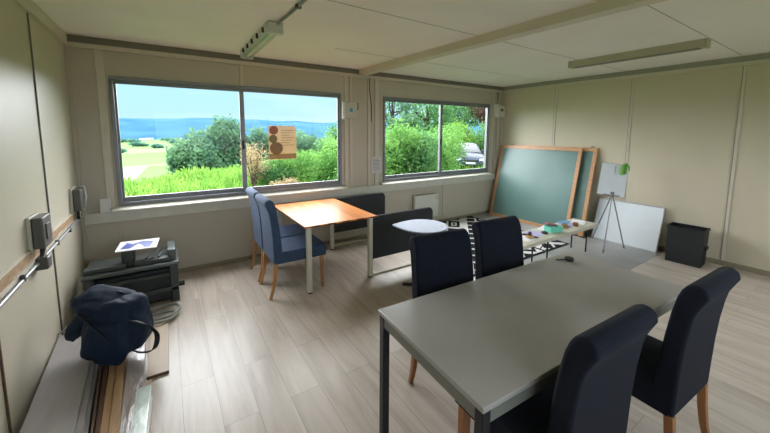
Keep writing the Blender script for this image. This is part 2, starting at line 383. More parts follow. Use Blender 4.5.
# upright strips on the window wall
ups = [(0,.035,0,2.485,.03), (.215,.285,.822,2.485,.016), (1.575,1.61,2.235,2.485,.012), (3.0,3.05,.822,2.485,.018), (3.09,3.13,.822,2.485,.012), (3.40,3.44,.822,2.485,.02), (3.53,3.60,.822,2.485,.018),
       (.29,.32,0,.707,.012), (1.9,1.93,0,.707,.012), (3.4,3.44,0,.707,.014), (5.02,5.05,0,.707,.012), (6.32,6.38,.822,2.485,.02), (6.46,6.56,0,2.485,.03), (6.56,W,0,2.485,.05)]
for i, (a, b, z0, z1, d) in enumerate(ups):
    struct('trim_%d' % (11+i), B(a, b, -d, 0, z0, z1), M_['trim' if z0 else 'wall_win'], bevel=.003)
k = 11+len(ups)
# joint strips between wall panels, right and left
for y in (-1.147, -2.314, -3.458, -4.6):
    struct('trim_%d' % k, B(W-.009, W, y-.017, y+.017, .07, 2.485), M_['trim'], bevel=.002); k += 1
    struct('trim_%d' % k, B(W-.010, W, y+.014, y+.019, .07, 2.485), M_['groove'], smooth=False); k += 1
for y in (-1.03, -2.08, -3.2, -4.3):
    struct('trim_%d' % k, B(0, .008, y-.016, y+.016, .905, 2.5), M_['trim'], bevel=.002); k += 1
    struct('trim_%d' % k, B(0, .009, y-.024, y-.014, .905, 2.5), M_['groove'], smooth=False); k += 1
    struct('trim_%d' % k, B(0, .009, y-.020, y-.008, .0, .80), M_['groove' if y > -2 else 'plank_brown'], smooth=False); k += 1
# bare channel along the left wall where a strip is missing
g = MB(); rng = random.Random(3)
y = -.12
while y > YB:
    y2 = y-rng.uniform(.12, .4); a = rng.uniform(-.008, .008)
    g.box(-.001, .006, y2, y, .835+a, .9+rng.uniform(-.006, .006)); y = y2
struct('trim_%d' % k, g, M_['raw_wood'], smooth=False); k += 1
struct('trim_%d' % k, B(0, .012, YB, -.05, .9, .912), M_['trim'], smooth=False); k += 1
struct('trim_%d' % k, B(0, .01, YB, -.05, .80, .83), M_['trim'], smooth=False); k += 1
struct('baseboard_right', B(W-.014, W, YB, -.05, 0, .065), M_['base_tan'], bevel=.003)
struct('baseboard_window', B(0, W, -.012, 0, 0, .05), M_['base_tan'], bevel=.003)
# roof beam dividing the two bays
g = MB(); xa = 3.235; xb = xa-.04*YB; g.hexa([(xa,-.034,2.518),(xb,YB,2.518),(xb+.125,YB,2.518),(xa+.125,-.034,2.518)], [(xa,-.034,H),(xb,YB,H),(xb+.125,YB,H),(xa+.125,-.034,H)])
struct('trim_%d' % k, g, M_['beam'], bevel=.005); k += 1

# ------------------------------------------------------------------ wall fittings
# left wall
t = thing('wall_conduit', (.02, 0, .815), 'grey metal conduit pipe running along the left wall under the bare channel', 'pipe')
MB().tube([(0, -.12, .035), (0, -.22, .01), (0, -1.0, -.008), (0, -2.2, -.03), (0, YB+.02, -.06)], .0105, 10).build('pipe', M_['conduit'], t)
for y in (-.6, -1.0, -1.75, -2.5): B(-.02, .013, y-.01, y+.01, -.03, .01).build('pipe_clip', M_['box_grey'], t, bevel=.002)
t = thing('switch_box', (0, -1.43, 1.005), 'dark grey switch box on the left wall above the round junction box', 'switch', group=None)
B(0, .018, -.10, .10, -.115, .115).build('back_plate', M_['offwhite'], t, bevel=.004)
B(.018, .075, -.09, .09, -.10, .105).build('cover', M_['box_grey'], t, bevel=.008)
B(.075, .082, -.045, .045, -.05, .055).build('rocker', M_['box_grey'], t, bevel=.003)
MB().tube([(.04, 0, -.10), (.04, .0, -.13), (.035, -.015, -.17)], [.018, .015, .009], 8).build('cable', M_['cable'], t)
t = thing('junction_box', (0, -1.43, .79), 'small grey junction box on the pipe below the nearer switch box', 'junction box')
B(.005, .07, -.045, .045, -.042, .042).build('housing', M_['box_grey'], t, bevel=.01)
MB().tube([(.03, .04, .005), (.022, .075, .012)], .017, 10).build('gland', M_['conduit'], t)
t = thing('switch_box', (0, -.30, 1.02), 'grey switch box on the left wall close to the window corner', 'switch')
B(0, .02, -.1, .1, -.12, .12).build('back_plate', M_['offwhite'], t, bevel=.004)
B(.02, .075, -.085, .085, -.1, .105).build('cover', M_['box_grey'], t, bevel=.008)
MB().tube([(.05, .09, .11), (.075, .10, .115), (.085, .10, .0), (.06, .1, -.12)], .008, 8).build('bracket', M_['white'], t)
MB().tube([(.04, 0, -.10), (.035, 0, -.14), (.03, .03, -.19)], .012, 8).build('cable', M_['cable'], t)
t = thing('wall_socket', (.0, -.22, .86), 'small white socket fitting just under the switch box by the window corner', 'socket')
B(0, .04, -.03, .03, -.03, .03).build('housing', M_['offwhite'], t, bevel=.006)
B(.04, .046, -.016, .016, -.016, .016).build('outlet', M_['box_grey'], t)
# window wall
t = thing('window_sensor', (.205, -.0, .822), 'small white plastic wedge box on the ledge left of the large window', 'sensor')
MB().prism([(-.018, 0), (-.07, .0), (-.055, .15), (-.018, .14)], 'x', -.045, .045).build('housing', M_['white'], t, bevel=.006)
B(-.05, -.036, -.05, -.02, .0, .13).build('side_cover', M_['offwhite'], t)
t = thing('control_box', (3.06, -.018, 1.98), 'white plastic control box on the strip right of the large window', 'control box')
B(-.115, -.07, -.06, 0, -.125, .125).build('white_cover', M_['white'], t, bevel=.006)
B(-.07, .12, -.05, .0, -.11, .12).build('housing', M_['offwhite'], t, bevel=.008)
B(.0, .05, -.058, -.05, -.01, .04).build('dial', M_['bluebook'], t, bevel=.003)
MB().tube([(.10, -.03, .02), (.14, -.05, .03), (.15, -.03, .12)], .006, 8).build('cable', M_['cable'], t)
t = thing('electric_box', (6.44, -.03, 2.11), 'white electrical box in the far corner right of the smaller window', 'electrical box')
B(-.11, -.05, -.085, 0, -.13, .13).build('side_cover', M_['white'], t, bevel=.006)
B(-.05, .16, -.075, 0, -.12, .11).build('housing', M_['white_metal'], t, bevel=.008)
B(.02, .10, -.082, -.075, -.01, .04).build('display', M_['box_grey'], t, bevel=.002)
MB().tube([(-.06, -.03, -.12), (-.05, -.02, -.4), (-.05, -.015, -1.2)], .008, 8).build('cable', M_['offwhite'], t)
MB().tube([(.03, -.03, .11), (.03, -.03, .37)], .02, 10).build('riser', M_['trim'], t)
o = MB().tube([(3.42, -.03, 2.49), (3.425, -.03, 2.3), (3.45, -.035, 2.1), (3.455, -.03, 1.95), (3.46, -.028, 1.83)], .006, 8).build('hanging_cable', M_['cable'])
tag(o, 'dark loose cable hanging from the ceiling strip between the two windows', 'cable')
t = thing('notice_sheet', (3.555, -.022, 1.15), 'small pale notice sheet on the wall between the two windows', 'notice')
B(-.10, .10, -.004, 0, -.13, .13).build('sheet', M_['notice'], t)
g = MB(); rng = random.Random(1)
for i in range(9): g.box(-.065, .02+rng.uniform(0, .05), -.0052, -.0042, .09-.022*i, .097-.022*i)
g.build('printed_lines', M_['ink'], t)
t = thing('window_poster', (2.085, .012-.003, 1.525), 'brown translucent poster with round pictures stuck on the large window', 'poster')
t.location = (2.085, -.004+.012, 1.525)
pw, ph = .185, .225
MB().prism([(-pw, -ph), (pw, -ph), (pw, ph-.03), (pw-.03, ph), (-pw, ph)], 'y', 0, .0015).build('sheet', M_POSTER, t)
def disc(cx, cz, r, y, n=28):
    return MB().prism([(cx+r*math.cos(2*PI*i/n), cz+r*math.sin(2*PI*i/n)) for i in range(n)], 'y', y, y+.0006)
disc(-.115, .165, .058, -.001).build('picture', sheer_mat('poster_red', (110, 56, 40), .6), t)
disc(-.125, .05, .055, -.001).build('picture', sheer_mat('poster_olive', (74, 74, 48), .6), t)
disc(-.085, -.075, .085, -.001).build('picture', sheer_mat('poster_brown', (86, 64, 48), .6), t)
B(-.18, .18, -.001, -.0004, -.22, -.15).build('footer_band', sheer_mat('poster_footer', (110, 84, 50), .5), t)
g = MB()
for i in range(7): g.box(-.02, .15-.03*(i % 3), -.001, -.0004, .16-.033*i, .167-.033*i)
g.build('printed_lines', sheer_mat('poster_ink', (90, 70, 52), .5), t)
t = thing('convector_heater', (4.56, 0, .36), 'white wall-mounted panel heater under the smaller window', 'heater')
B(-.27, .27, -.10, -.03, -.20, .22).build('casing', M_['heater'], t, bevel=.012, seg=3)
g = MB()
for i in range(12): g.box(-.24+.04*i, -.215+.04*i, -.09, -.04, .2195, .2215)
g.build('top_grille', M_['groove'], t)
B(-.2, .2, -.03, 0, -.1, .1).build('wall_bracket', M_['box_grey'], t)
B(.21, .25, -.108, -.10, .12, .18).build('thermostat', M_['offwhite'], t, bevel=.003)
t = thing('wall_hook', (5.15, -.0, .27), 'tiny white cable hook on the wall panel right of the heater', 'hook')
MB().tube([(0, 0, .03), (0, -.02, .03), (0, -.03, 0), (0, -.02, -.03), (.0, -.002, -.03)], .006, 8).build('loop', M_['white'], t)
B(-.012, .012, -.004, 0, -.02, .05).build('plate', M_['offwhite'], t)

# ceiling lamps
t = thing('strip_lamp', (1.605, -.98, H), 'slim tubular strip lamp with clear cover on the ceiling near the window', 'ceiling lamp'); t.scale = (1.3, 1, 1.15)
g = MB(); g.prism([(-.05, 0), (-.05, -.035), (-.035, -.045), (.035, -.045), (.05, -.035), (.05, 0)], 'y', -.52, .66); g.build('tray', M_['lamp_grey'], t, bevel=.003)
prof = [(.045*math.cos(a), -.045-.038*math.sin(a)) for a in [PI*i/8 for i in range(9)]]
cov = MB().prism(prof, 'y', -.5, .63).build('cover', glass_mat('lamp_cover', (.96, .97, .97, 1), .1), t)
MB().tube([(0, -.47, -.058), (0, .6, -.058)], .013, 12).build('tube', M_['tube'], t)
B(-.052, .052, -.56, -.5, -.085, 0).build('end_cap', M_['lamp_grey'], t, bevel=.01); B(-.052, .052, .63, .67, -.085, 0).build('end_cap', M_['lamp_grey'], t, bevel=.01)
for yy in (-.4, -.18, .04, .26, .48):
    for sx in (-1,): B(-.062, -.048, yy-.012, yy+.012, -.055, -.02).build('clip', M_['blackp'], t)
t = thing('ceiling_conduit', (1.64, -1.56, H-.012), 'thin metal conduit on the ceiling running back from the tubular lamp', 'pipe')
MB().tube([(-.02, 0.02, -.005), (0, -.3, 0), (0, -3.7, 0)], .011, 10).build('pipe', M_['conduit'], t)
for yy in (-.45, -1.4, -2.4): B(-.02, .02, yy-.015, yy+.015, -.014, .012).build('pipe_clip', M_['box_grey'], t, bevel=.002)
t = thing('batten_lamp', (5.29, -2.78, H), 'long unlit beige batten lamp on the ceiling to the right of the beam', 'ceiling lamp')
MB().prism([(-.065, 0), (-.055, -.078), (.055, -.078), (.065, 0)], 'y', -.62, .68).build('housing', M_['lamp_body'], t, bevel=.004)
B(-.045, .045, -.58, .64, -.083, -.0775).build('diffuser', M_['groove'], t)
B(-.067, .067, -.64, -.62, -.082, 0).build('end_cap', M_['lamp_body'], t, bevel=.003); B(-.067, .067, .68, .70, -.082, 0).build('end_cap', M_['lamp_body'], t, bevel=.003)

# ------------------------------------------------------------------ chairs
def make_chair(label, up, legm, group):
    t = thing('dining_chair', (0, 0, 0), label, 'chair', group=group)
    g = MB()   # seat with upholstered apron, slightly domed
    xs = [-.225, -.12, 0, .12, .225]; ys = [-.27, -.12, .03, .16, .255]
    vs = []; fs = []
    for z in (.355, .36, .44, .475):
        for j, yy in enumerate(ys):
            for i, xx in enumerate(xs):
                dome = .018*(1-(xx/.235)**2)*(1-((yy)/.28)**2) if z > .47 else 0
                vs.append((xx*(.98 if z < .357 else 1), yy, z+dome))
    n = 25
    for j in range(4):
        for i in range(4):
            a = j*5+i; fs.append((a, a+5, a+6, a+1)); b = a+3*n; fs.append((b, b+1, b+6, b+5))
    ring = [0,1,2,3,4,9,14,19,24,23,22,21,20,15,10,5]
    for l in range(3):
        for a, b in zip(ring, ring[1:]+ring[:1]): fs.append((l*n+a, l*n+b, (l+1)*n+b, (l+1)*n+a))
    g.add(vs, fs); g.build('seat', up, t, bevel=.014, seg=3)
    # backrest with scrolled top, lofted from a side profile
    front = [(-.205, .40), (-.207, .50), (-.216, .62), (-.228, .74), (-.243, .86), (-.258, .94), (-.270, .975)]
    top = [(-.284, .998), (-.308, 1.016), (-.338, 1.014), (-.360, .995), (-.364, .965), (-.350, .935)]
    back = [(-.330, .89), (-.320, .84), (-.308, .74), (-.300, .62), (-.296, .5), (-.292, .355)]
    pr = front+top+back
    g = MB(); g.prism(pr, 'x', -.226, .226)
    # gentle pull-in of the width
    g.v = [(x*(1-.04*max(0, (z-.85)/.15)), y, z) for x, y, z in g.v]
    g.build('backrest', up, t, bevel=.017, seg=3)
    for s in (-1, 1):
        MB().hexa([(s*.205-.014, .205, 0), (s*.205+.014, .205, 0), (s*.205+.014, .233, 0), (s*.205-.014, .233, 0)],
                  [(s*.203-.019, .195, .357), (s*.203+.019, .195, .357), (s*.203+.019, .235, .357), (s*.203-.019, .235, .357)]).build('leg', legm, t, bevel=.004)
        g = MB(); ring = []
        for z, y, w in ((0, -.335, .013), (.06, -.316, .0145), (.14, -.297, .016), (.24, -.283, .018), (.357, -.274, .019)):
            ring.append([(s*.203-w, y-w, z), (s*.203+w, y-w, z), (s*.203+w, y+w, z), (s*.203-w, y+w, z)])
        vs = [v for r_ in ring for v in r_]; fs = [(0,3,2,1), (16,17,18,19)]
        for i in range(4):
            for q in range(4): fs.append((i*4+q, i*4+(q+1) % 4, i*4+4+(q+1) % 4, i*4+4+q))
        g.add(vs, fs).build('leg', legm, t, bevel=.003)
    return t
GR = -.052
ch = make_chair('navy upholstered chair at the far side of the grey table, nearer its left corner', M_['navy'], M_['leg_dark'], 'dining chairs around the grey table')
ch.location = (2.22, -3.225, 0); ch.rotation_euler.z = PI+GR-.06
dup(ch, (2.84, -3.20, 0), PI+GR-.02, 'navy upholstered chair at the far side of the grey table, beside the patterned rug')
dup(ch, (2.10, -3.70, 0), GR, 'navy chair at the near side of the grey table, closest to its front corner')
dup(ch, (2.895, -3.78, 0), GR, 'navy chair at the near right end of the grey table, backed by plank floor')
ch = make_chair('slate blue upholstered chair at the wooden table, the one nearer the camera', M_['blue'], M_['leg_wood'], 'blue chairs at the wooden table')
ch.location = (1.89, -1.035, 0); ch.rotation_euler.z = -PI/2
dup(ch, (1.89, -.55, 0), -PI/2, 'slate blue upholstered chair at the wooden table, the one closer to the window')

# ------------------------------------------------------------------ grey table
t = thing('conference_table', (1.662, -3.083, 0), 'large grey laminate table with dark square legs in the foreground', 'table', rz=GR)
tl, tw = 1.747, .735
B(0, tl, -tw, 0, .718, .74).build('tabletop', M_['grey_top'], t, bevel=.003)
g = MB(); a = .012
g.box(a+.02, tl-a-.02, -a-.02, -a, .655, .7175); g.box(a+.02, tl-a-.02, -tw+a, -tw+a+.02, .655, .7175)
g.box(a, a+.02, -tw+a+.02, -a-.02, .655, .7175); g.box(tl-a-.02, tl-a, -tw+a+.02, -a-.02, .655, .7175)
g.build('apron', M_['grey_apron'], t, bevel=.002)
for x in (.006, tl-.046):
    for y in (-.046, -tw+.006): 
        B(x, x+.04, y, y+.04, .0, .717).build('leg', M_['black_metal'], t, bevel=.003)
t = thing('tape_measure', (3.20, -3.275, .74), 'small black tape measure with a strap lying on the grey table', 'tape measure', rz=-.55)
MB().lathe([(.026, 0), (.032, .004), (.034, .012), (.032, .022), (.024, .027), (.012, .029)], n=20).build('case', M_['blackp'], t)
MB().tube([(-.03, 0, .008), (-.05, .01, .006), (-.07, .0, .005), (-.09, .012, .005)], .0045, 8).build('strap', M_['blackp'], t)

# ------------------------------------------------------------------ wooden table
t = thing('wooden_table', (1.875, -1.37, 0), 'square-cornered orange wood table with white legs under the large window', 'table')
x1, y1, zt = .855, 1.17, .728
B(0, x1, 0, y1, zt-.018, zt).build('tabletop', M_['wood'], t, bevel=.003)
g = MB(); i = .09
g.box(i, x1-i, i, i+.02, zt-.036, zt-.0185); g.box(i, x1-i, y1-i-.02, y1-i, zt-.036, zt-.0185); g.box(i, i+.02, i+.02, y1-i-.02, zt-.036, zt-.0185); g.box(x1-i-.02, x1-i, i+.02, y1-i-.02, zt-.036, zt-.0185)
g.build('apron', M_['white_metal'], t)
for x in (.035, x1-.09):
    for y in (.03, y1-.085): 
        l = B(x, x+.05, y, y+.05, .012, zt-.0185).build('leg', M_['white_metal'], t, bevel=.006)
        B(x+.004, x+.046, y+.004, y+.046, 0, .0115).build('foot_cap', M_['blackp'], l)

# ------------------------------------------------------------------ two low felt screens on sled frames
def make_screen(label, group):
    t = thing('partition_screen', (0, 0, 0), label, 'screen', group=group)
    r = .06; w = .455
    pts = [(-w, .205), (w, .205), (w, .71-r)]+[(w-r+r*math.cos(a), .71-r+r*math.sin(a)) for a in [PI/2*i/6 for i in range(1, 7)]]+[(-w+r+r*math.cos(a), .71-r+r*math.sin(a)) for a in [PI/2+PI/2*i/6 for i in range(0, 7)]]
    MB().prism(pts, 'y', 0, .045).build('padded_panel', M_['felt'], t, bevel=.008, seg=2)
    MB().tube([(x, .023, z) for x, z in pts[2:]], .006, 8).build('edge_piping', M_['ink'], t)
    MB().tube([(-w+.005, .022, .206), (-w+.005, .022, .03), (-w+.018, .022, .012), (w-.018, .022, .012), (w-.005, .022, .03), (w-.005, .022, .206)], .011, 8).build('sled_frame', M_['white_metal'], t)
    for s_ in (-1, 1): B(s_*(w-.06)-.012, s_*(w-.06)+.012, .0, .16, .0, .010).build('foot', M_['white_metal'], t)
    return t
b = make_screen('charcoal felt screen on a white sled frame, standing free right of the wooden table', 'charcoal felt screens')
b.location = (3.155, -1.325, 0)
dup(b, (3.175, -.17, 0), 0, 'charcoal felt screen standing close to the window wall behind the wooden table')

# ------------------------------------------------------------------ teardrop side table
t = thing('side_table', (3.03, -1.83, 0), 'small pale blue-white teardrop-topped side table in front of the bench', 'side table', rz=R(140))
pts = []
for i in range(40):
    a = 2*PI*i/40; r = .255
    x, y = r*math.cos(a), r*math.sin(a)
    if abs(((a+PI) % (2*PI))-PI) < .95:
        u = 1-abs(((a+PI) % (2*PI))-PI)/.95; x += .085*u*u
    pts.append((x, y))
g = MB().prism(pts, 'z', .665, .68)
top = g.build('tabletop', M_['white_lam'], t, bevel=.003)
B(-.20, -.17, -.055, .045, .6798, .6808).build('cable_slot', M_['blackp'], top)
MB().tube([(.09, .0, .02), (.09, 0, .664)], .02, 14).build('column', M_['black_metal'], t)
g = MB(); g.box(-.20, .22, -.022, .022, .0, .022); g.box(.0, .04, -.20, .20, 0, .022); g.build('base', M_['black_metal'], t, bevel=.004)

# ------------------------------------------------------------------ rug
o = B(-RUG_HX, RUG_HX, -RUG_HY, RUG_HY, 0, .008).build('patterned_rug', rug_mat(), loc=(4.68, -.995+.0, .003))
tag(o, 'black and white geometric patterned rug on the floor before the chalkboards', 'rug')

# ------------------------------------------------------------------ low folding table and what lies on it
ZF = .385
t = thing('folding_table', (4.12, -2.31, 0), 'low grey-topped folding table with black legs, covered in papers', 'folding table', rz=.0)
B(0, 1.76, 0, .36, ZF-.045, ZF).build('tabletop', M_['offwhite'], t, bevel=.006)
for x in (.55, 1.52):
    g = MB(); g.tube([(x, .04, 0), (x, .04, ZF-.046)], .010, 8).build('leg', M_['black_metal'], t)
    MB().tube([(x, .24, 0), (x, .24, ZF-.046)], .010, 8).build('leg', M_['black_metal'], t)
    MB().tube([(x, .04, .20), (x, .24, .20)], .008, 8).build('crossbar', M_['black_metal'], t)
    s = -1 if x > 1 else 1
    MB().tube([(x, .14, .20), (x+s*.25, .14, ZF-.046)], .007, 8).build('brace', M_['black_metal'], t)
g = MB(); rng = random.Random(5)
labs = [('white_sheet', 'white paper sheet on the folding table, nearest to the dark chairs', 'paper', 4.42, -2.13, 'paper'),
        ('printed_sheet', 'lilac printed sheet on the folding table between stamp block and mint box', 'lilac', 4.63, -2.10, 'lilac'),
        ('white_sheet', 'white sheet on the folding table just behind the mint box', 'paper', 5.02, -2.06, 'paper'),
        ('printed_sheet', 'lilac printed sheet at the far right end of the folding table', 'lilac', 5.45, -2.07, 'lilac')]
for nm, lb, mm, x, y, _ in labs:
    o = MB().hexa([(-.14,-.1,0),(.14,-.1,0),(.14,.1,0),(-.14,.1,0)], [(-.14,-.1,.0015),(.14,-.1,.0015),(.14,.1,.0015),(-.14,.1,.0015)]).build(nm, M_[mm], loc=(x, y, ZF), rot=(0, 0, rng.uniform(-.4, .4)))
    tag(o, lb, 'paper')
o = B(-.13, .13, -.09, .09, 0, .006).build('white_sheet', M_['paper'], loc=(5.70, -2.12, ZF), rot=(0, 0, .3)); tag(o, 'white sheet at the right edge of the folding table beside the easel', 'paper')
t = thing('mint_box', (4.955, -2.17, ZF+.0015), 'small mint green open box on the folding table', 'box', rz=-.25)
g = MB(); g.box(-.10, .10, -.055, .055, 0, .004); g.box(-.10, .10, -.055, -.051, .004, .075); g.box(-.10, .10, .051, .055, .004, .075); g.box(-.10, -.096, -.051, .051, .004, .075); g.box(.096, .10, -.051, .051, .004, .075)
g.build('tray', M_['mint'], t)
o = B(-.08, .05, -.04, .04, .0, .02).build('booklet', M_['pink'], loc=(4.94, -2.15, ZF+.083), rot=(0, .12, -.5)); tag(o, 'dusty pink booklet resting on top of the mint box', 'booklet')
t = thing('hand_stamp', (4.45, -2.16, ZF+.002), 'wooden block with purple knob on the folding table, left of the mint box', 'stamp')
B(-.045, .045, -.025, .025, 0, .03).build('block', M_['yellow'], t, bevel=.003); MB().lathe([(.024, .03), (.026, .05), (.02, .07), (.01, .076)], n=16).build('knob', M_['purple'], t)
t = thing('tape_roll', (4.775, -2.16, ZF+.002), 'small black roll just left of the mint box on the folding table', 'roll')
MB().tube([(.03*math.cos(a), .03*math.sin(a), .012) for a in [2*PI*i/20 for i in range(20)]], .011, 8, closed=True).build('ring', M_['blackp'], t)
t = thing('blue_folder', (5.53, -2.01, ZF+.002), 'light blue folder near the back edge of the folding table', 'folder')
B(-.10, .10, -.05, .05, 0, .006).build('cover', M_['bluebook'], t)
t = thing('wooden_pot', (5.46, -2.20, ZF+.001), 'small round brown pot near the front edge of the folding table', 'pot')
MB().lathe([(.03, 0), (.036, .01), (.036, .045), (.030, .05), (.024, .044)], n=18).build('bowl', M_['brown'], t)
t = thing('ochre_box', (5.29, -2.13, ZF+.001), 'flat ochre wooden box on the folding table right of the mint box', 'box', rz=.3)
B(-.09, .09, -.03, .03, 0, .022).build('case', M_['yellow'], t, bevel=.003)
B(-.09, .09, -.031, .031, .022, .027).build('lid', M_['brown'], t, bevel=.001)

# ------------------------------------------------------------------ chalkboards leaning on the right wall
def board(name, label, cat, yc, hw, L, fw, xb, xt, frame, face, th=.03, clips=(), group=None):
    """leaning board: local x across, z up the board, facing -y; turned to face -X"""
    t = thing(name, (xb, yc, 0), label, cat, group=group)
    lean = math.asin((xt-xb)/L)
    t.rotation_euler = (0, 0, 0)
    M = Matrix.Rotation(-PI/2, 4, 'Z') @ Matrix.Rotation(-lean, 4, 'X')
    t.rotation_euler = M.to_euler()
    g = MB(); g.box(-hw, hw, 0, th, 0, fw); g.box(-hw, hw, 0, th, L-fw, L); g.box(-hw, -hw+fw, 0, th, fw, L-fw); g.box(hw-fw, hw, 0, th, fw, L-fw)
    g.build('frame', frame, t, bevel=.004)
    B(-hw+fw-.001, hw-fw+.001, .010, th-.006, fw-.001, L-fw+.001).build('board_face', face, t, smooth=False)
    for c in clips:
        MB().tube([(c-.02, .015, L+.002), (c-.015, .005, L+.02), (c+.015, .005, L+.02), (c+.02, .015, L+.002)], .005, 8).build('hanging_clip', M_['black_metal'], t)
    return t
board('chalkboard', 'green chalkboard in pine frame leaning in the corner, the front one', 'chalkboard', -.90, .80, 1.455, .06, 6.235, 6.54, M_['frame_wood'], M_['chalk'], clips=(-.55,))
board('chalkboard', 'green chalkboard in pine frame mostly hidden behind the front one', 'chalkboard', -1.13, .78, 1.46, .06, 6.30, 6.59, M_['frame_wood'], M_['chalk'], clips=(.70,))
board('whiteboard', 'white enamel board with aluminium frame leaning on the right wall behind the easel', 'whiteboard', -2.41, .43, .66, .018, 6.42, 6.598, M_['alu_bright'], M_['whiteboard'], th=.02)

# ------------------------------------------------------------------ easel with a small white panel
t = thing('tripod_easel', (6.10, -2.33, 0), 'slim white tripod easel in front of the leaning whiteboard', 'easel')
apex = (6.14-6.10, -.02, .80)
for f in ((5.806, -2.426), (6.266, -2.506), (6.37, -2.02)):
    p = (f[0]-6.10, f[1]+2.33, 0)
    l = MB().tube([p, apex], [.009, .009], 10).build('leg', M_['conduit'], t)
    MB().tube([p, tuple(p[i]*.94+apex[i]*.06 for i in range(3))], .012, 10).build('foot_tip', M_['ink'], l)
B(-.0, .08, -.05, .01, .76, .83).build('hub', M_['ink'], t, bevel=.01)
MB().tube([(apex[0], apex[1], .80), (.12, .0, 1.2)], .008, 8).build('mast', M_['conduit'], t)
MB().tube([(-.05, .10, .79), (-.035, -.14, .79)], .008, 8).build('ledge', M_['ink'], t)
t = thing('drawing_panel', (6.09, -2.345, .775), 'small blank white panel standing on the tripod easel', 'panel')
M = Matrix.Rotation(R(-58), 4, 'Z') @ Matrix.Rotation(R(-16), 4, 'X') @ Matrix.Rotation(R(7), 4, 'Y')
t.rotation_euler = M.to_euler()
B(-.165, .165, 0, .012, .0, .47).build('sheet', M_['whiteboard'], t, bevel=.002)
B(-.166, .166, .002, .010, -.006, .476).build('edge_band', M_['ink'], t)
t = thing('green_clamp', (6.09, -2.345, .775), 'lime green clip hooked over the top right corner of the easel panel', 'clip')
t.rotation_euler = M.to_euler()
MB().tube([(.09, -.015, .32), (.085, -.02, .40), (.10, -.01, .47), (.13, .012, .49), (.16, .018, .46), (.165, .02, .40)], .02, 10).build('hook', M_['green'], t)
MB().tube([(.13, -.014, .34), (.13, -.018, .42), (.135, 0, .48)], .016, 8).build('hook', M_['green'], t)

# ------------------------------------------------------------------ black crate
t = thing('storage_crate', (6.224, -2.992, 0), 'black open-topped storage crate standing by the right wall', 'crate', rz=R(-87))
w_, d_, h_ = .35, .25, .475; th = .012       # local x along the front, +y towards the wall
g = MB()
def taper(mb, s=.05):
    mb.v = [(x+(x-w_/2)*s*z/h_, y+(y-d_/2)*s*z/h_, z) for x, y, z in mb.v]; return mb
g.box(0, w_, 0, d_, 0, th); g.box(0, w_, 0, th, th, h_); g.box(0, w_, d_-th, d_, th, h_); g.box(0, th, th, d_-th, th, h_); g.box(w_-th, w_, th, d_-th, th, h_)
taper(g).build('body', M_['crate'], t, bevel=.004)
g = MB(); e = .006
g.box(-e, w_+e, -e, th, h_-.03, h_); g.box(-e, w_+e, d_-th, d_+e, h_-.03, h_); g.box(-e, th, th, d_-th, h_-.03, h_); g.box(w_-th, w_+e, th, d_-th, h_-.03, h_)
taper(g).build('rim', M_['crate'], t, bevel=.003)
B(w_+.006, w_+.03, d_/2-.06, d_/2+.06, .22, .26).build('handle', M_['blackp'], t, bevel=.006)

# ------------------------------------------------------------------ table saw, brochure
t = thing('table_saw', (.10, -.76, .0), 'grey-green portable table saw on the floor below the large window', 'table saw')
SW, SD = .70, .40
MB().hexa([(.03,.03,.02),(SW-.03,.03,.02),(SW-.03,SD-.03,.02),(.03,SD-.03,.02)], [(.05,.05,.30),(SW-.05,.05,.30),(SW-.05,SD-.05,.30),(.05,SD-.05,.30)]).build('motor_housing', M_['saw_dark'], t, bevel=.02)
for x in (0, SW-.07):
    g = MB(); g.box(x, x+.07, 0, .05, 0, .33); g.box(x, x+.07, SD-.05, SD, 0, .33); g.box(x, x+.07, .05, SD-.05, .0, .05); g.box(x, x+.07, .05, SD-.05, .27, .33)
    g.build('side_frame', M_['saw'], t, bevel=.01)
g = MB(); g.box(0, SW, 0, .045, .10, .14); g.box(0.07, SW-.07, .0, .05, .24, .27); g.build('front_rail', M_['saw'], t, bevel=.008)
B(-.01, SW+.01, -.02, SD+.02, .33, .365).build('saw_top', M_['saw_metal'], t, bevel=.01)
g = MB(); g.box(.0, .30, .02, .10, .366, .40); g.box(.36, .66, .02, .1, .366, .40); g.build('fence_rail', M_['saw'], t, bevel=.008)
g = MB(); g.box(.62, .69, .04, SD-.04, .366, .46); g.build('tool_tray', M_['saw_metal'], t, bevel=.012)
MB().prism([(.08, .366), (.30, .366), (.26, .47), (.14, .45)], 'x', .32, .345).build('blade_guard', M_['saw'], t, bevel=.004)
g = MB(); g.box(.26, .36, .10, .26, .366, .49); g.build('riving_block', M_['saw'], t, bevel=.015)
MB().tube([(.12, -.05, .20), (.12, -.0, .20)], .032, 16).build('knob', M_['orange'], t)
MB().tube([(.17, -.045, .20), (.17, -.0, .20)], .018, 12).build('switch_button', M_['red'], t)
MB().tube([(SW+.0, .10, .12), (SW+.05, .1, .12)], .022, 12).build('crank_knob', M_['blackp'], t)
g = MB()
for x in (.45, .5, .55): g.tube([(x, .06, .41), (x+.06, .34, .41)], .008, 8)
g.build('mitre_bars', M_['saw_metal'], t)
for o_ in kids(t):
    for v_ in o_.data.vertices: v_.co.z *= 1.13
t = thing('printed_brochure', (.49, -.56, .565), 'glossy blue and white brochure lying on top of the table saw', 'brochure', rz=R(-3))
M = Matrix.Rotation(R(-6), 4, 'Z') @ Matrix.Rotation(R(6), 4, 'X'); t.rotation_euler = M.to_euler()
B(-.16, .16, -.115, .115, 0, .008).build('pages', M_['paper'], t)
MB().prism([(-.13, -.07), (.10, -.09), (.12, .05), (.02, .08), (-.05, .03), (-.10, .07)], 'z', .0081, .0087).build('cover_picture', mat('brochure_blue', (52, 74, 160), .3, var=.4, scale=9), t)
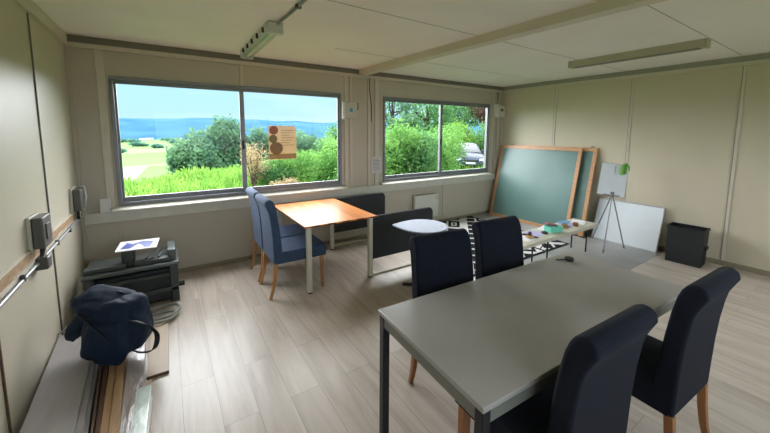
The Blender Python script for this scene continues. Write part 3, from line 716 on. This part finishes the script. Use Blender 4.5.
MB().prism([(-.05, -.08), (.06, -.09), (.03, -.02), (0, .02)], 'z', .0088, .0092).build('cover_picture', mat('brochure_white', (210, 216, 232), .3), t)
o = MB()
o.tube([(.08,-.0,.02),(.0,.03,.02),(-.09,-.0,.025),(-.13,-.12,.03),(-.06,-.2,.035),(.05,-.16,.035),(.09,-.05,.03),(.03,.06,.035),(-.08,.05,.045),(-.16,-.05,.05),(-.2,-.15,.05)], .014, 10)
pts = [Vector(p) for p in [(-.30,-.12,.1),(-.12,.0,.08),(.02,.09,.06),(.15,.1,.05),(.19,.0,.045),(.12,-.09,.04),(-.02,-.12,.05),(-.18,-.12,.07)]]
def spline(p, closed=False, n=8):
    out = []; m = len(p)
    for i in range(m if closed else m-1):
        p0, p1, p2, p3 = (p[(i-1) % m], p[i], p[(i+1) % m], p[(i+2) % m]) if closed else (p[max(i-1, 0)], p[i], p[i+1], p[min(i+2, m-1)])
        for k_ in range(n):
            u = k_/n
            out.append(.5*((2*p1)+(-p0+p2)*u+(2*p0-5*p1+4*p2-p3)*u*u+(-p0+3*p1-3*p2+p3)*u**3))
    if not closed: out.append(p[-1])
    return out
t = thing('coiled_hose', (.60, -1.02, .0), 'grey rubber hose looped on the floor between backpack and table saw', 'hose')
MB().tube(spline(pts), .013, 10).build('hose', M_['hose'], t)
MB().tube(spline([Vector(p) for p in [(-.30,-.10,.04),(-.1,-.02,.03),(.07,.03,.03),(.17,-.04,.03),(.10,-.15,.035),(-.05,-.17,.05),(-.2,-.15,.06)]]), .011, 10).build('hose', M_['hose'], t)
t = thing('grey_cord', (.03, -1.12, .14), 'thin pale cord running from the left wall behind the backpack', 'cord')
MB().tube(spline([Vector(p) for p in [(-.02,-.05,.0),(.05,.02,.03),(.14,.06,.05),(.25,.05,.03)]]), .008, 8).build('cord', M_['hose'], t)

# ------------------------------------------------------------------ boards stacked along the left wall
def plank(name, label, cat, x0, x1, y0, y1, z0, z1, m, dx=0., group=None, bevel=.002):
    g = MB().hexa([(x0+dx,y0,z0),(x1+dx,y0,z0),(x1,y1,z0),(x0,y1,z0)], [(x0+dx,y0,z1),(x1+dx,y0,z1),(x1,y1,z1),(x0,y1,z1)])
    o = g.build(name, m, bevel=bevel); 
    if label: tag(o, label, cat, group)
    return o
# (dx swings the near end away from the wall)
gp = 'wide grey laminate panels by the left wall'
plank('laminate_panel', 'wide grey laminate panel on top of the stack along the left wall', 'panel', .006, .235, -3.4, -1.14, .088, .112, M_['plank_grey'], .10)
plank('laminate_panel', 'grey laminate panel in the stack by the left wall, directly below the top one', 'panel', .006, .250, -3.4, -1.12, .060, .086, M_['plank_grey'], .13)
plank('laminate_panel', 'lowest grey laminate panel of the stack, lying on the floor by the left wall', 'panel', .006, .262, -3.4, -1.10, .0, .058, M_['plank_grey'], .14)
plank('dark_board', 'narrow dark brown board on edge between grey panels and pine slats', 'board', .285, .297, -3.4, -1.3, .0, .07, M_['plank_brown'], .13)
plank('dark_board', 'thin brown strip lying on the floor beside the darker board on edge', 'board', .305, .33, -3.4, -1.3, .0, .05, M_['plank_brown'], .12)
plank('pine_slat', 'raw pine slat lying closest to the dark strips', 'slat', .338, .375, -3.4, -1.25, 0, .055, M_['plank_tan'], .10)
plank('pine_slat', 'raw pine slat lying closest to the plastic wrapped board', 'slat', .380, .425, -3.4, -1.2, 0, .065, M_['plank_tan'], .09)
plank('wrapped_board', 'long board wrapped in crinkled clear plastic beside the pine slats', 'board', .44, .55, -3.4, -1.15, 0, .05, M_['wrap'], .05, bevel=.008)
t = thing('wrapped_pack', (.555, -2.03, .0), 'short pale green wrapped pack with shiny film lying on the pale board', 'pack', rz=R(-1.5))
B(-.04, .055, -.95, 0, .021, .062).build('board_core', M_['pack'], t, bevel=.008, seg=3)
B(-.042, -.02, -.95, -.01, .0625, .066).build('film_fold', M_['wrap'], t, bevel=.001)
B(.053, .062, -.95, -.10, .022, .05).build('film_fold', M_['white'], t, bevel=.002)
plank('pale_board', 'pale thin board on the floor right of the backpack with a dark end edge', 'board', .575, .70, -1.88, -1.05, .0, .018, M_['plank_pale'], -.0)
B(.0, .125, -.006, 0, .0, .02).build('end_strip', M_['plank_brown'], bpy.data.objects['pale_board'], loc=(.575, -1.881, 0))
plank('pale_board', 'longer pale thin board under the wrapped pack, running towards the camera', 'board', .50, .60, -3.4, -1.92, .0, .02, M_['plank_pale'], .06)

# ------------------------------------------------------------------ backpack
t = thing('backpack', (.40, -1.59, .135), 'dark navy backpack slumped on the boards by the left wall', 'backpack', rz=R(-28))
def blob(rx, ry, rz_, seed, amp, n=48, m=28, shear=0., flat=.0, fold=None):
    vs = []; fs = []
    for j in range(m+1):
        ph = PI*j/m
        for i in range(n):
            a = 2*PI*i/n
            d = Vector((math.sin(ph)*math.cos(a), math.sin(ph)*math.sin(a), math.cos(ph)))
            q = Vector([math.copysign(abs(c)**.78, c) for c in d])
            k_ = 1+amp*noise.noise(d*1.7+Vector((seed, 0, 0)))+amp*.45*noise.noise(d*4.5+Vector((0, seed, 0)))
            k_ -= amp*.35*abs(noise.noise(Vector((d.x*3, d.y*3, d.z*1.2+seed))))
            p = Vector((q.x*rx, q.y*ry, q.z*rz_))*k_
            p.x += shear*p.z
            if p.z < flat: p.z = flat+(p.z-flat)*.15
            vs.append(tuple(p))
    for j in range(m):
        for i in range(n): fs.append((j*n+i, j*n+(i+1) % n, (j+1)*n+(i+1) % n, (j+1)*n+i))
    return vs, fs
vs, fs = blob(.20, .16, .20, 2.3, .14, flat=-.12)
MB().add(vs, fs).xform(Matrix.Translation((.02, 0, .14))).build('main_body', M_['bag'], t, sub=1)
vs, fs = blob(.15, .07, .13, 7.1, .18, flat=-.2)
MB().add(vs, fs).xform(Matrix.Translation((.03, -.125, .11)) @ Matrix.Rotation(R(-12), 4, 'X')).build('front_pocket', M_['bag'], t, sub=1)
vs, fs = blob(.21, .13, .06, 4.4, .16, flat=-.2)
MB().add(vs, fs).xform(Matrix.Translation((-.02, -.01, .285)) @ Matrix.Rotation(R(14), 4, 'Y') @ Matrix.Rotation(R(14), 4, 'X')).build('top_flap', M_['bag'], t, sub=1)
vs, fs = blob(.17, .09, .055, 9.4, .15, flat=-.2)
MB().add(vs, fs).xform(Matrix.Translation((-.19, .01, .20)) @ Matrix.Rotation(R(-47), 4, 'Y')).build('side_pocket', M_['bag'], t, sub=1)
def strap(pts, w, th, name, mm):
    P = spline([Vector(p) for p in pts]); g = MB(); rings = []
    for i, p in enumerate(P):
        d = (P[min(i+1, len(P)-1)]-P[max(i-1, 0)]).normalized(); s_ = d.cross(Vector((0, .3, 1))).normalized()*w; u = s_.cross(d).normalized()*th
        rings.append([p-s_-u, p+s_-u, p+s_+u, p-s_+u])
    vs = [v for r_ in rings for v in r_]; fs = [(0,1,2,3), tuple(range(len(vs)-4, len(vs)))]
    for i in range(len(rings)-1):
        for q in range(4): fs.append((4*i+q, 4*i+(q+1) % 4, 4*i+4+(q+1) % 4, 4*i+4+q))
    g.add(vs, fs).build(name, mm, t)
strap([(.16,-.10,.22),(.26,-.10,.19),(.30,-.05,.10),(.27,-.04,.0),(.20,-.06,-.01),(.15,-.08,.02)], .016, .003, 'shoulder_strap', M_['bag2'])
strap([(-.05,.05,.31),(.02,.03,.345),(.09,.04,.31)], .012, .004, 'carry_handle', M_['bag2'])
strap([(-.14,-.12,.28),(-.02,-.165,.22),(.09,-.18,.12),(.14,-.15,.03)], .010, .003, 'piping', M_['bag2'])
t.scale = (1, 1, 1.16)

# ------------------------------------------------------------------ outdoors: terrain
CAM = Vector((.7745, -4.4906, 1.6752))
def crest(t): # distance at which the ground starts to fall, by bearing (deg) from +Y
    if t < -5: return 15.
    if t < 12: return 15+(t+5)*.35
    if t < 30: return 21+(t-12)*1.6
    return 50+(t-30)*8
def ground(x, y):
    dx, dy = x-CAM.x, y-CAM.y; r = math.hypot(dx, dy); t = math.degrees(math.atan2(dx, dy))
    if t < -60 or t > 120: t = 60
    c = crest(t); z = -.45
    if r > c: z -= .26*(r-c)+.02*min(r-c, 8)*0
    z += .06*noise.noise(Vector((x*.3, y*.3, 0)))
    return max(z, -46.)
vs = []; fs = []
rs = [4.8, 6, 8, 10, 12, 14, 16, 18, 20, 23, 26, 30, 35, 40, 50, 65, 80, 100, 130, 170, 210, 260, 330]
ts = [i*3 for i in range(-30, 41)]
for r in rs:
    for a in ts:
        x, y = CAM.x+r*math.sin(R(a)), CAM.y+r*math.cos(R(a)); vs.append((x, max(y, .25), ground(x, y)-(.0 if r > 5 else 0)))
n = len(ts)
for j in range(len(rs)-1):
    for i in range(n-1): fs.append((j*n+i, j*n+i+1, (j+1)*n+i+1, (j+1)*n+i))
o = MB().add(vs, fs).build('meadow_ground', M_['meadow']); o['kind'] = 'structure'
# ground round the rest of the cabin
o = MB().box(-30, 40, -40, .24, -.9, -.55).build('yard_ground', M_['meadow']); o['kind'] = 'structure'
# valley floor
o = MB().add([(-3000, 150, -46), (4000, 150, -46), (4000, 3600, -46), (-3000, 3600, -46)], [(0, 1, 2, 3)]).build('valley_fields', M_['fields'], smooth=False); o['kind'] = 'structure'
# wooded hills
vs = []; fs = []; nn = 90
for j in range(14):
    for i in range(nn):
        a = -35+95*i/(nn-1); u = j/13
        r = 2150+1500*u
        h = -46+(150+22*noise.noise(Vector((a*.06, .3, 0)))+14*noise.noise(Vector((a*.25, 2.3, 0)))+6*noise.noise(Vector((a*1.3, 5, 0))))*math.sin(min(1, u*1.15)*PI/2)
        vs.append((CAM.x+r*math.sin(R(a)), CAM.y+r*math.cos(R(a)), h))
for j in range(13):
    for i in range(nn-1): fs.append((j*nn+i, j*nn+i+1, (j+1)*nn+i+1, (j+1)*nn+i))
o = MB().add(vs, fs).build('wooded_hills', M_['forest_haze']); o['kind'] = 'structure'

# ------------------------------------------------------------------ foliage
def leaves(blobs, n, size, seed, droop=0., inner=.55):
    """random leaf quads spread through ellipsoids (cx,cy,cz,rx,ry,rz)"""
    rg = np.random.default_rng(seed)
    w = np.array([b[3]*b[4]+b[4]*b[5]+b[3]*b[5] for b in blobs]); idx = rg.choice(len(blobs), n, p=w/w.sum())
    bb = np.array(blobs)[idx]
    d = rg.normal(size=(n, 3)); d /= np.linalg.norm(d, axis=1)[:, None]
    rad = rg.uniform(inner, 1.0, n)[:, None]*(1+.12*rg.normal(size=(n, 1)))
    c = bb[:, :3]+d*rad*bb[:, 3:]
    nrm = d+.8*rg.normal(size=(n, 3)); nrm /= np.linalg.norm(nrm, axis=1)[:, None]
    u = np.cross(nrm, rg.normal(size=(n, 3))); u /= np.linalg.norm(u, axis=1)[:, None]; v = np.cross(nrm, u)
    s = size*rg.uniform(.6, 1.4, n)[:, None]
    P = np.stack([c-u*s, c-v*s*.5, c+u*s, c+v*s*.5], 1).reshape(-1, 3)
    F = np.arange(4*n).reshape(-1, 4)
    return P, F
def build_np(name, P, F, m, parent=None):
    me = bpy.data.meshes.new(name); me.vertices.add(len(P)); me.vertices.foreach_set('co', P.astype(np.float32).ravel())
    me.loops.add(F.size); me.loops.foreach_set('vertex_index', F.astype(np.int32).ravel())
    me.polygons.add(len(F)); me.polygons.foreach_set('loop_start', np.arange(0, F.size, F.shape[1], dtype=np.int32)); me.polygons.foreach_set('loop_total', np.full(len(F), F.shape[1], dtype=np.int32))
    me.update(); me.validate(); me.materials.append(m)
    o = bpy.data.objects.new(name, me); COL.objects.link(o)
    if parent: o.parent = parent
    return o
def at(t, r):
    x, y = CAM.x+r*math.sin(R(t)), CAM.y+r*math.cos(R(t)); return x, y, ground(x, y)
def bush(label, t, r, w, h, n, m, size, seed, name='wild_shrub', cat='shrub', group='wild shrubs outside the windows', z=None):
    x, y, z0 = at(t, r)
    if z is not None: z0 = z
    T = thing(name, (x, y, z0), label, cat, group=group); rg = random.Random(seed)
    bl = [(0, 0, h*.42, w*.42, w*.42, h*.45)]
    for i in range(9):
        a = rg.uniform(0, 2*PI); q = rg.uniform(.15, .42)*w; s = rg.uniform(.18, .32)
        bl.append((q*math.cos(a), q*math.sin(a), h*rg.uniform(.25, .82), w*s, w*s, h*s))
    build_np('foliage', *leaves(bl, n, size, seed), m, T)
    g = MB()
    for i in range(6):
        a = rg.uniform(0, 2*PI); g.tube([(0, 0, -.2), (.12*w*math.cos(a), .12*w*math.sin(a), h*.3), (.3*w*math.cos(a), .3*w*math.sin(a), h*.7)], [.02*h, .015*h, .006*h], 6)
    g.build('stem', M_['bark'], T)
    return T
def tree(label, t, r, w, h, ztop, n, m, size, seed, group='trees beyond the cabin', crown=.75, name='leafy_tree'):
    x, y, z0 = at(t, r); hh = ztop-z0
    T = thing(name, (x, y, z0), label, 'tree', group=group); rg = random.Random(seed)
    c0 = hh-h*.5
    bl = [(0, 0, c0, w*.36, w*.36, h*.40)]
    for i in range(16):
        a = rg.uniform(0, 2*PI); e = rg.uniform(-.8, 1.); q = w*.34*math.sqrt(max(.1, 1-e*e))
        s = rg.uniform(.14, .24)
        bl.append((q*math.cos(a), q*math.sin(a), c0+e*h*.33, w*s, w*s, h*s*.9))
    build_np('crown', *leaves(bl, n, size, seed, inner=.5), m, T)
    g = MB(); g.tube([(0, 0, -.3), (.02*w, 0, hh*.4), (0, .01*w, hh*.75)], [.035*w, .028*w, .012*w], 8)
    for i in range(7):
        a = rg.uniform(0, 2*PI); g.tube([(0, 0, hh*rg.uniform(.3, .6)), (.2*w*math.cos(a), .2*w*math.sin(a), c0+.05*h), (.32*w*math.cos(a), .32*w*math.sin(a), c0+h*.25)], [.016*w, .010*w, .004*w], 6)
    g.build('trunk', M_['bark'], T)
    return T
# trees seen through the large window (bearing, distance, width, crown height, top height)
tree('broad round-headed tree rising left of the middle bar of the large window', 6.5, 30, 6.6, 7.2, 2.75, 9000, M_['leaf_c'], .17, 11)
tree('smaller rounded tree just left of the middle bar of the large window', 12.2, 30, 3.4, 6.0, 2.05, 4500, M_['leaf_c'], .16, 12)
tree('tree behind the brown poster in the large window', 17.6, 30, 5.6, 6.0, 2.2, 6500, M_['leaf_c'], .16, 13)
tree('rounded green tree right of the poster in the large window', 25.2, 22, 4.2, 4.6, 2.35, 7000, M_['leaf_b'], .12, 14)
tree('low tree crown between poster and rounded tree in the large window', 21.3, 30, 2.8, 5.0, 1.6, 3500, M_['leaf_c'], .15, 15)
tree('small bluish tree at the left edge of the large window, down the slope', -7.2, 60, 3.0, 4.5, -4.3, 1800, M_['leaf_far'], .22, 16)
tree('dark round tree down the slope below the broad tree', 2.2, 44, 4.5, 3.2, -3.2, 2200, M_['leaf_c'], .2, 17)
# shrubs and tall weeds close outside
bush('leafy bright shrub near the glass right of the middle bar of the large window', 14.8, 13.5, 1.9, 1.15, 3600, M_['leaf_b'], .05, 21)
bush('pinkish dry flowering shrub at the middle bar of the large window', 11.6, 13.0, .95, 1.75, 1800, M_['leaf_p'], .035, 22)
bush('low pinkish dry weed patch right of the middle bar', 16.6, 11.3, 1.0, .75, 1500, M_['leaf_p'], .035, 23)
bush('bright green shrub under the brown poster in the large window', 19.5, 14, 2.4, 1.35, 4500, M_['leaf_a'], .055, 24)
bush('tall bright shrub at the right edge of the large window', 26.5, 13, 2.2, 2.0, 6000, M_['leaf_a'], .055, 25)
bush('mid-height bright shrub right of the poster in the large window', 23.3, 12, 1.8, 1.45, 4500, M_['leaf_a'], .05, 26)
# scrub filling the smaller window
for i, (t_, r_, w_b, h_b, mm, lb) in enumerate([
    (34.2, 11.5, 2.4, 2.5, 'leaf_a', 'tall bright shrub at the left edge of the smaller window'),
    (37.6, 12.5, 2.6, 2.45, 'leaf_b', 'dense shrub in the left half of the smaller window'),
    (41.0, 14.0, 2.6, 2.6, 'leaf_a', 'dense bright shrub left of the middle bar of the smaller window'),
    (43.2, 19.0, 2.4, 2.8, 'leaf_a', 'shrub just right of the middle bar of the smaller window'),
    (45.8, 29.0, 4.4, 3.3, 'leaf_d', 'yellowish shrub behind the bonnet of the parked car'),
    (49.5, 31.0, 4.6, 3.2, 'leaf_b', 'shrub rising behind the windscreen of the parked car'),
    (30.6, 11.0, 2.4, 1.9, 'leaf_a', 'shrub hidden mostly by the wall between the windows'),
    (54.0, 29.0, 4.6, 3.4, 'leaf_b', 'shrub beyond the parked car at the far right of the smaller window')]):
    bush(lb, t_, r_, w_b, h_b, 5200, M_[mm], .06 if r_ < 20 else .09, 40+i)
bush('low brownish weeds at the foot of the smaller window', 38.8, 9.6, 1.3, .55, 1500, M_['leaf_p'], .03, 60)
bush('low yellow-green weeds left of the parked car', 42.2, 11.5, 1.6, .9, 2500, M_['leaf_d'], .04, 61)
tree('open-crowned tree in the upper left of the smaller window', 34.6, 26, 4.6, 5.0, 5.6, 2600, M_['leaf_c'], .12, 31)
tree('loose leafy tree above the shrubs left of the middle bar of the smaller window', 40.5, 27, 4.6, 4.6, 5.2, 3200, M_['leaf_b'], .12, 32)
tree('leafy tree in the upper right pane of the smaller window', 45.0, 38, 6.5, 5.8, 6.8, 4500, M_['leaf_b'], .14, 33)
tree('reddish-leaved tree at the upper right of the smaller window', 50.5, 37, 5.4, 5.4, 6.6, 4200, M_['leaf_red'], .14, 34)
tree('distant bare-looking tree behind the shrubs of the smaller window', 37.6, 34, 3.2, 4.0, 4.6, 1200, M_['leaf_c'], .10, 35)
# meadow grass and weeds, too many to count
rg = np.random.default_rng(8); n = 26000
tt = rg.uniform(-14, 56, n); rr = np.sqrt(rg.uniform(6.2**2, 22**2, n)); P = []
cr = np.array([crest(a) for a in tt]); keep = rr < cr+1.5; tt, rr = tt[keep], rr[keep]; n = len(tt)
x = CAM.x+rr*np.sin(np.radians(tt)); y = CAM.y+rr*np.cos(np.radians(tt))
keep = y > .7; x, y, rr = x[keep], y[keep], rr[keep]; n = len(x)
z = np.array([ground(a, b_) for a, b_ in zip(x, y)])
h = rg.uniform(.12, .42, n)*(.7+.5*np.sin(x*1.3)*np.cos(y*.9)+.3); a = rg.uniform(0, 2*PI, n); wd = rg.uniform(.02, .05, n)
lx, ly = rg.normal(0, .14, n), rg.normal(0, .14, n)
P = np.stack([np.stack([x-wd*np.cos(a), y-wd*np.sin(a), z-.03], 1), np.stack([x+wd*np.cos(a), y+wd*np.sin(a), z-.03], 1), np.stack([x+lx+wd*.4*np.cos(a), y+ly+wd*.4*np.sin(a), z+h], 1), np.stack([x+lx*.8-wd*.4*np.cos(a), y+ly*.8-wd*.4*np.sin(a), z+h*.9], 1)], 1).reshape(-1, 3)
o = build_np('meadow_grass', P, np.arange(4*n).reshape(-1, 4), M_['leaf_d'])
tag(o, 'bright yellow-green meadow grass and weeds outside the windows', 'grass', kind='stuff')
# far hedges and trees in the valley
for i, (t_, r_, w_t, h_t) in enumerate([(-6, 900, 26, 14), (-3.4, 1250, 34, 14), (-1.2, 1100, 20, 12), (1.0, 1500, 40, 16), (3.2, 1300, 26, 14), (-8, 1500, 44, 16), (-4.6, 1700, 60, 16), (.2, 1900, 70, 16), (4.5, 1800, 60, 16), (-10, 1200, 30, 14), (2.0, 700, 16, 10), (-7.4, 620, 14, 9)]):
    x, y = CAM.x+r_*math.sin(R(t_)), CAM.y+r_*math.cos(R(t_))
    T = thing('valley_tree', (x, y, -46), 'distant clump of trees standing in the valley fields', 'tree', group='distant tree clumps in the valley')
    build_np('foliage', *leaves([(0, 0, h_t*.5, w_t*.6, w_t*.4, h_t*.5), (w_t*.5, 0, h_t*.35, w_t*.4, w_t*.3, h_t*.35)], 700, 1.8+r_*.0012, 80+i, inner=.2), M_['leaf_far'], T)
for i, (t_, r_) in enumerate([(-2.6, 1950), (-2.0, 2000), (.9, 1980), (1.4, 1960), (3.6, 2020)]):
    x, y = CAM.x+r_*math.sin(R(t_)), CAM.y+r_*math.cos(R(t_))
    T = thing('farm_building', (x, y, -46), 'tiny pale farm building at the foot of the distant hills', 'building', group='pale farm buildings in the valley')
    B(-16, 16, -6, 6, 0, 7).build('walls', M_['roofing'], T)
    MB().prism([(-7, 7), (7, 7), (0, 12)], 'x', -17, 17).build('roof', M_['offwhite'], T)

# ------------------------------------------------------------------ parked car
cx, cy, cz = at(47.9, 18.6)
t = thing('parked_car', (cx, cy, -.47), 'silver car parked nose-on outside the smaller window', 'car', rz=R(-40))
# local: nose at -y, length along +y
hw = .88
def car_section(y, pts): return [(x, y, z) for x, z in pts]
secs = []
for y, zh, zs, w0 in ((-.02, .62, .28, .70), (.10, .74, .22, .82), (.35, .84, .20, .87), (.95, .93, .20, .88), (1.25, .96, .20, .88), (3.4, .98, .2, .88), (4.3, .94, .26, .84), (4.45, .7, .4, .78)):
    secs.append([(-w0*.82, y, zs), (-w0, y, zs+.10), (-w0*1.0, y, zh*.72), (-w0*.90, y, zh-.05), (-w0*.6, y, zh), (0, y, zh+.03), (w0*.6, y, zh), (w0*.90, y, zh-.05), (w0, y, zh*.72), (w0, y, zs+.10), (w0*.82, y, zs)])
vs = [v for s in secs for v in s]; n = 11; fs = [tuple(range(n)), tuple(range(7*n, 8*n))[::-1]]
for j in range(7):
    for i in range(n): fs.append((j*n+i, j*n+(i+1) % n, (j+1)*n+(i+1) % n, (j+1)*n+i))
MB().add(vs, fs).build('body', M_['car_paint'], t, bevel=.02)
MB().hexa([(-.80,1.15,.93),(.80,1.15,.93),(.80,4.1,.93),(-.80,4.1,.93)], [(-.60,1.95,1.46),(.60,1.95,1.46),(.60,3.6,1.46),(-.60,3.6,1.46)]).build('cabin', M_['car_paint'], t, bevel=.05, seg=3)
MB().hexa([(-.70,1.14,.985),(.70,1.14,.985),(.70,1.20,.985),(-.70,1.20,.985)], [(-.55,1.84,1.42),(.55,1.84,1.42),(.55,1.9,1.42),(-.55,1.9,1.42)]).build('windscreen', M_['car_glass'], t, bevel=.01)
for s in (-1, 1):
    MB().hexa([(s*.81-.01,1.5,.98),(s*.81+.01,1.5,.98),(s*.81+.01,3.7,.98),(s*.81-.01,3.7,.98)], [(s*.63-.01,2.05,1.40),(s*.63+.01,2.05,1.40),(s*.63+.01,3.45,1.40),(s*.63-.01,3.45,1.40)]).build('side_window', M_['car_glass'], t)
    l = MB(); l.hexa([(s*.62-.16,-.03,.56),(s*.62+.16,.03,.56),(s*.62+.16,.14,.56),(s*.62-.16,.14,.56)], [(s*.62-.14,.0,.70),(s*.62+.17,.06,.71),(s*.62+.15,.16,.70),(s*.62-.14,.14,.70)])
    l.build('headlight', M_['car_light'], t, bevel=.01)
    B(s*.88-.02+s*.0, s*.88+.14*s+(.02 if s > 0 else 0), 1.45, 1.58, .95, 1.08).build('wing_mirror', M_['car_paint'], t, bevel=.02) if s > 0 else B(-1.04, -.88, 1.45, 1.58, .95, 1.08).build('wing_mirror', M_['car_paint'], t, bevel=.02)
    for y in (.78, 3.5):
        wv = MB().tube([(s*.70, y, .31), (s*.89, y, .31)], .31, 24).build('wheel', M_['blackp'], t)
        MB().tube([(s*.885, y, .31), (s*.90, y, .31)], .19, 18).build('hub_cap', M_['alu_bright'], wv)
B(-.42, .42, -.045, .06, .56, .66).build('grille', M_['blackp'], t, bevel=.02)
B(-.55, .55, -.055, .04, .28, .38).build('lower_intake', M_['blackp'], t, bevel=.02)
B(-.80, .80, -.05, .10, .385, .54).build('bumper', M_['car_paint'], t, bevel=.03)
B(-.26, .26, -.07, -.05, .42, .53).build('number_plate', M_['white'], t, bevel=.004)

# ------------------------------------------------------------------ world, light, camera
w = bpy.data.worlds.new('overcast_sky'); SC.world = w; w.use_nodes = True; T = w.node_tree; T.nodes.clear()
out = T.nodes.new('ShaderNodeOutputWorld'); bg = T.nodes.new('ShaderNodeBackground'); T.links.new(bg.outputs[0], out.inputs[0])
tc = T.nodes.new('ShaderNodeTexCoord'); sp = T.nodes.new('ShaderNodeSeparateXYZ'); T.links.new(tc.outputs['Generated'], sp.inputs[0])
rp = T.nodes.new('ShaderNodeValToRGB'); e = rp.color_ramp.elements
e[0].position = 0.; e[0].color = lin((176, 212, 232)); e[1].position = .6; e[1].color = lin((150, 196, 232))
k = e.new(.12); k.color = lin((170, 216, 240))
T.links.new(sp.outputs['Z'], rp.inputs[0])
nz = T.nodes.new('ShaderNodeTexNoise'); nz.inputs['Scale'].default_value = 2.5; nz.inputs['Detail'].default_value = 4
mp = T.nodes.new('ShaderNodeMapping'); mp.inputs['Scale'].default_value = (1, 1, 4); T.links.new(tc.outputs['Generated'], mp.inputs[0]); T.links.new(mp.outputs[0], nz.inputs['Vector'])
cr_ = T.nodes.new('ShaderNodeValToRGB'); cr_.color_ramp.elements[0].position = .45; cr_.color_ramp.elements[1].position = .75; cr_.color_ramp.elements[1].color = (.55, .55, .55, 1)
T.links.new(nz.outputs['Fac'], cr_.inputs[0])
mx = T.nodes.new('ShaderNodeMixRGB'); T.links.new(cr_.outputs[0], mx.inputs[0]); T.links.new(rp.outputs[0], mx.inputs[1]); mx.inputs[2].default_value = lin((214, 230, 240))
T.links.new(mx.outputs[0], bg.inputs[0]); bg.inputs[1].default_value = 1.4
def sun(name, az, el, ang, e, col):
    l = bpy.data.lights.new(name, 'SUN'); l.energy = e; l.angle = R(ang); l.color = col
    o = bpy.data.objects.new(name, l); COL.objects.link(o)
    d = Vector((math.sin(R(az))*math.cos(R(el)), math.cos(R(az))*math.cos(R(el)), math.sin(R(el))))   # towards the sun
    o.rotation_euler = d.to_track_quat('Z', 'Y').to_euler(); return o
sun('hazy_daylight', 0, 36, 110, 27.0, (1, .975, .985))
sun('rear_fill_sun', 190, 32, 100, 6.0, (.95, .95, 1))  # second sun, added as fill light through the rear opening

cd = bpy.data.cameras.new('camera'); co = bpy.data.objects.new('camera', cd); COL.objects.link(co); SC.camera = co
yaw, pitch, roll = -.5826, -.1097, .0049
fw = Vector((-math.sin(yaw)*math.cos(pitch), math.cos(yaw)*math.cos(pitch), math.sin(pitch)))
rt = Vector((math.cos(yaw), math.sin(yaw), 0)); up = rt.cross(fw)
rt2 = rt*math.cos(roll)+up*math.sin(roll); up2 = -rt*math.sin(roll)+up*math.cos(roll)
Mx = Matrix((rt2, up2, -fw)).transposed().to_4x4(); Mx.translation = CAM
co.matrix_world = Mx
cd.sensor_fit = 'HORIZONTAL'; cd.sensor_width = 36; cd.lens = 331.2*36/770
cd.shift_y = -(216.5-168.34)/770
cd.clip_start = .05; cd.clip_end = 12000
SC.view_settings.view_transform = 'Standard'; SC.view_settings.look = 'None'; SC.view_settings.gamma = 1; SC.view_settings.exposure = .1; SC.view_settings.use_curve_mapping = False
SC.cycles.use_denoising = True
SC.cycles.max_bounces = 14; SC.cycles.diffuse_bounces = 8; SC.cycles.transparent_max_bounces = 24
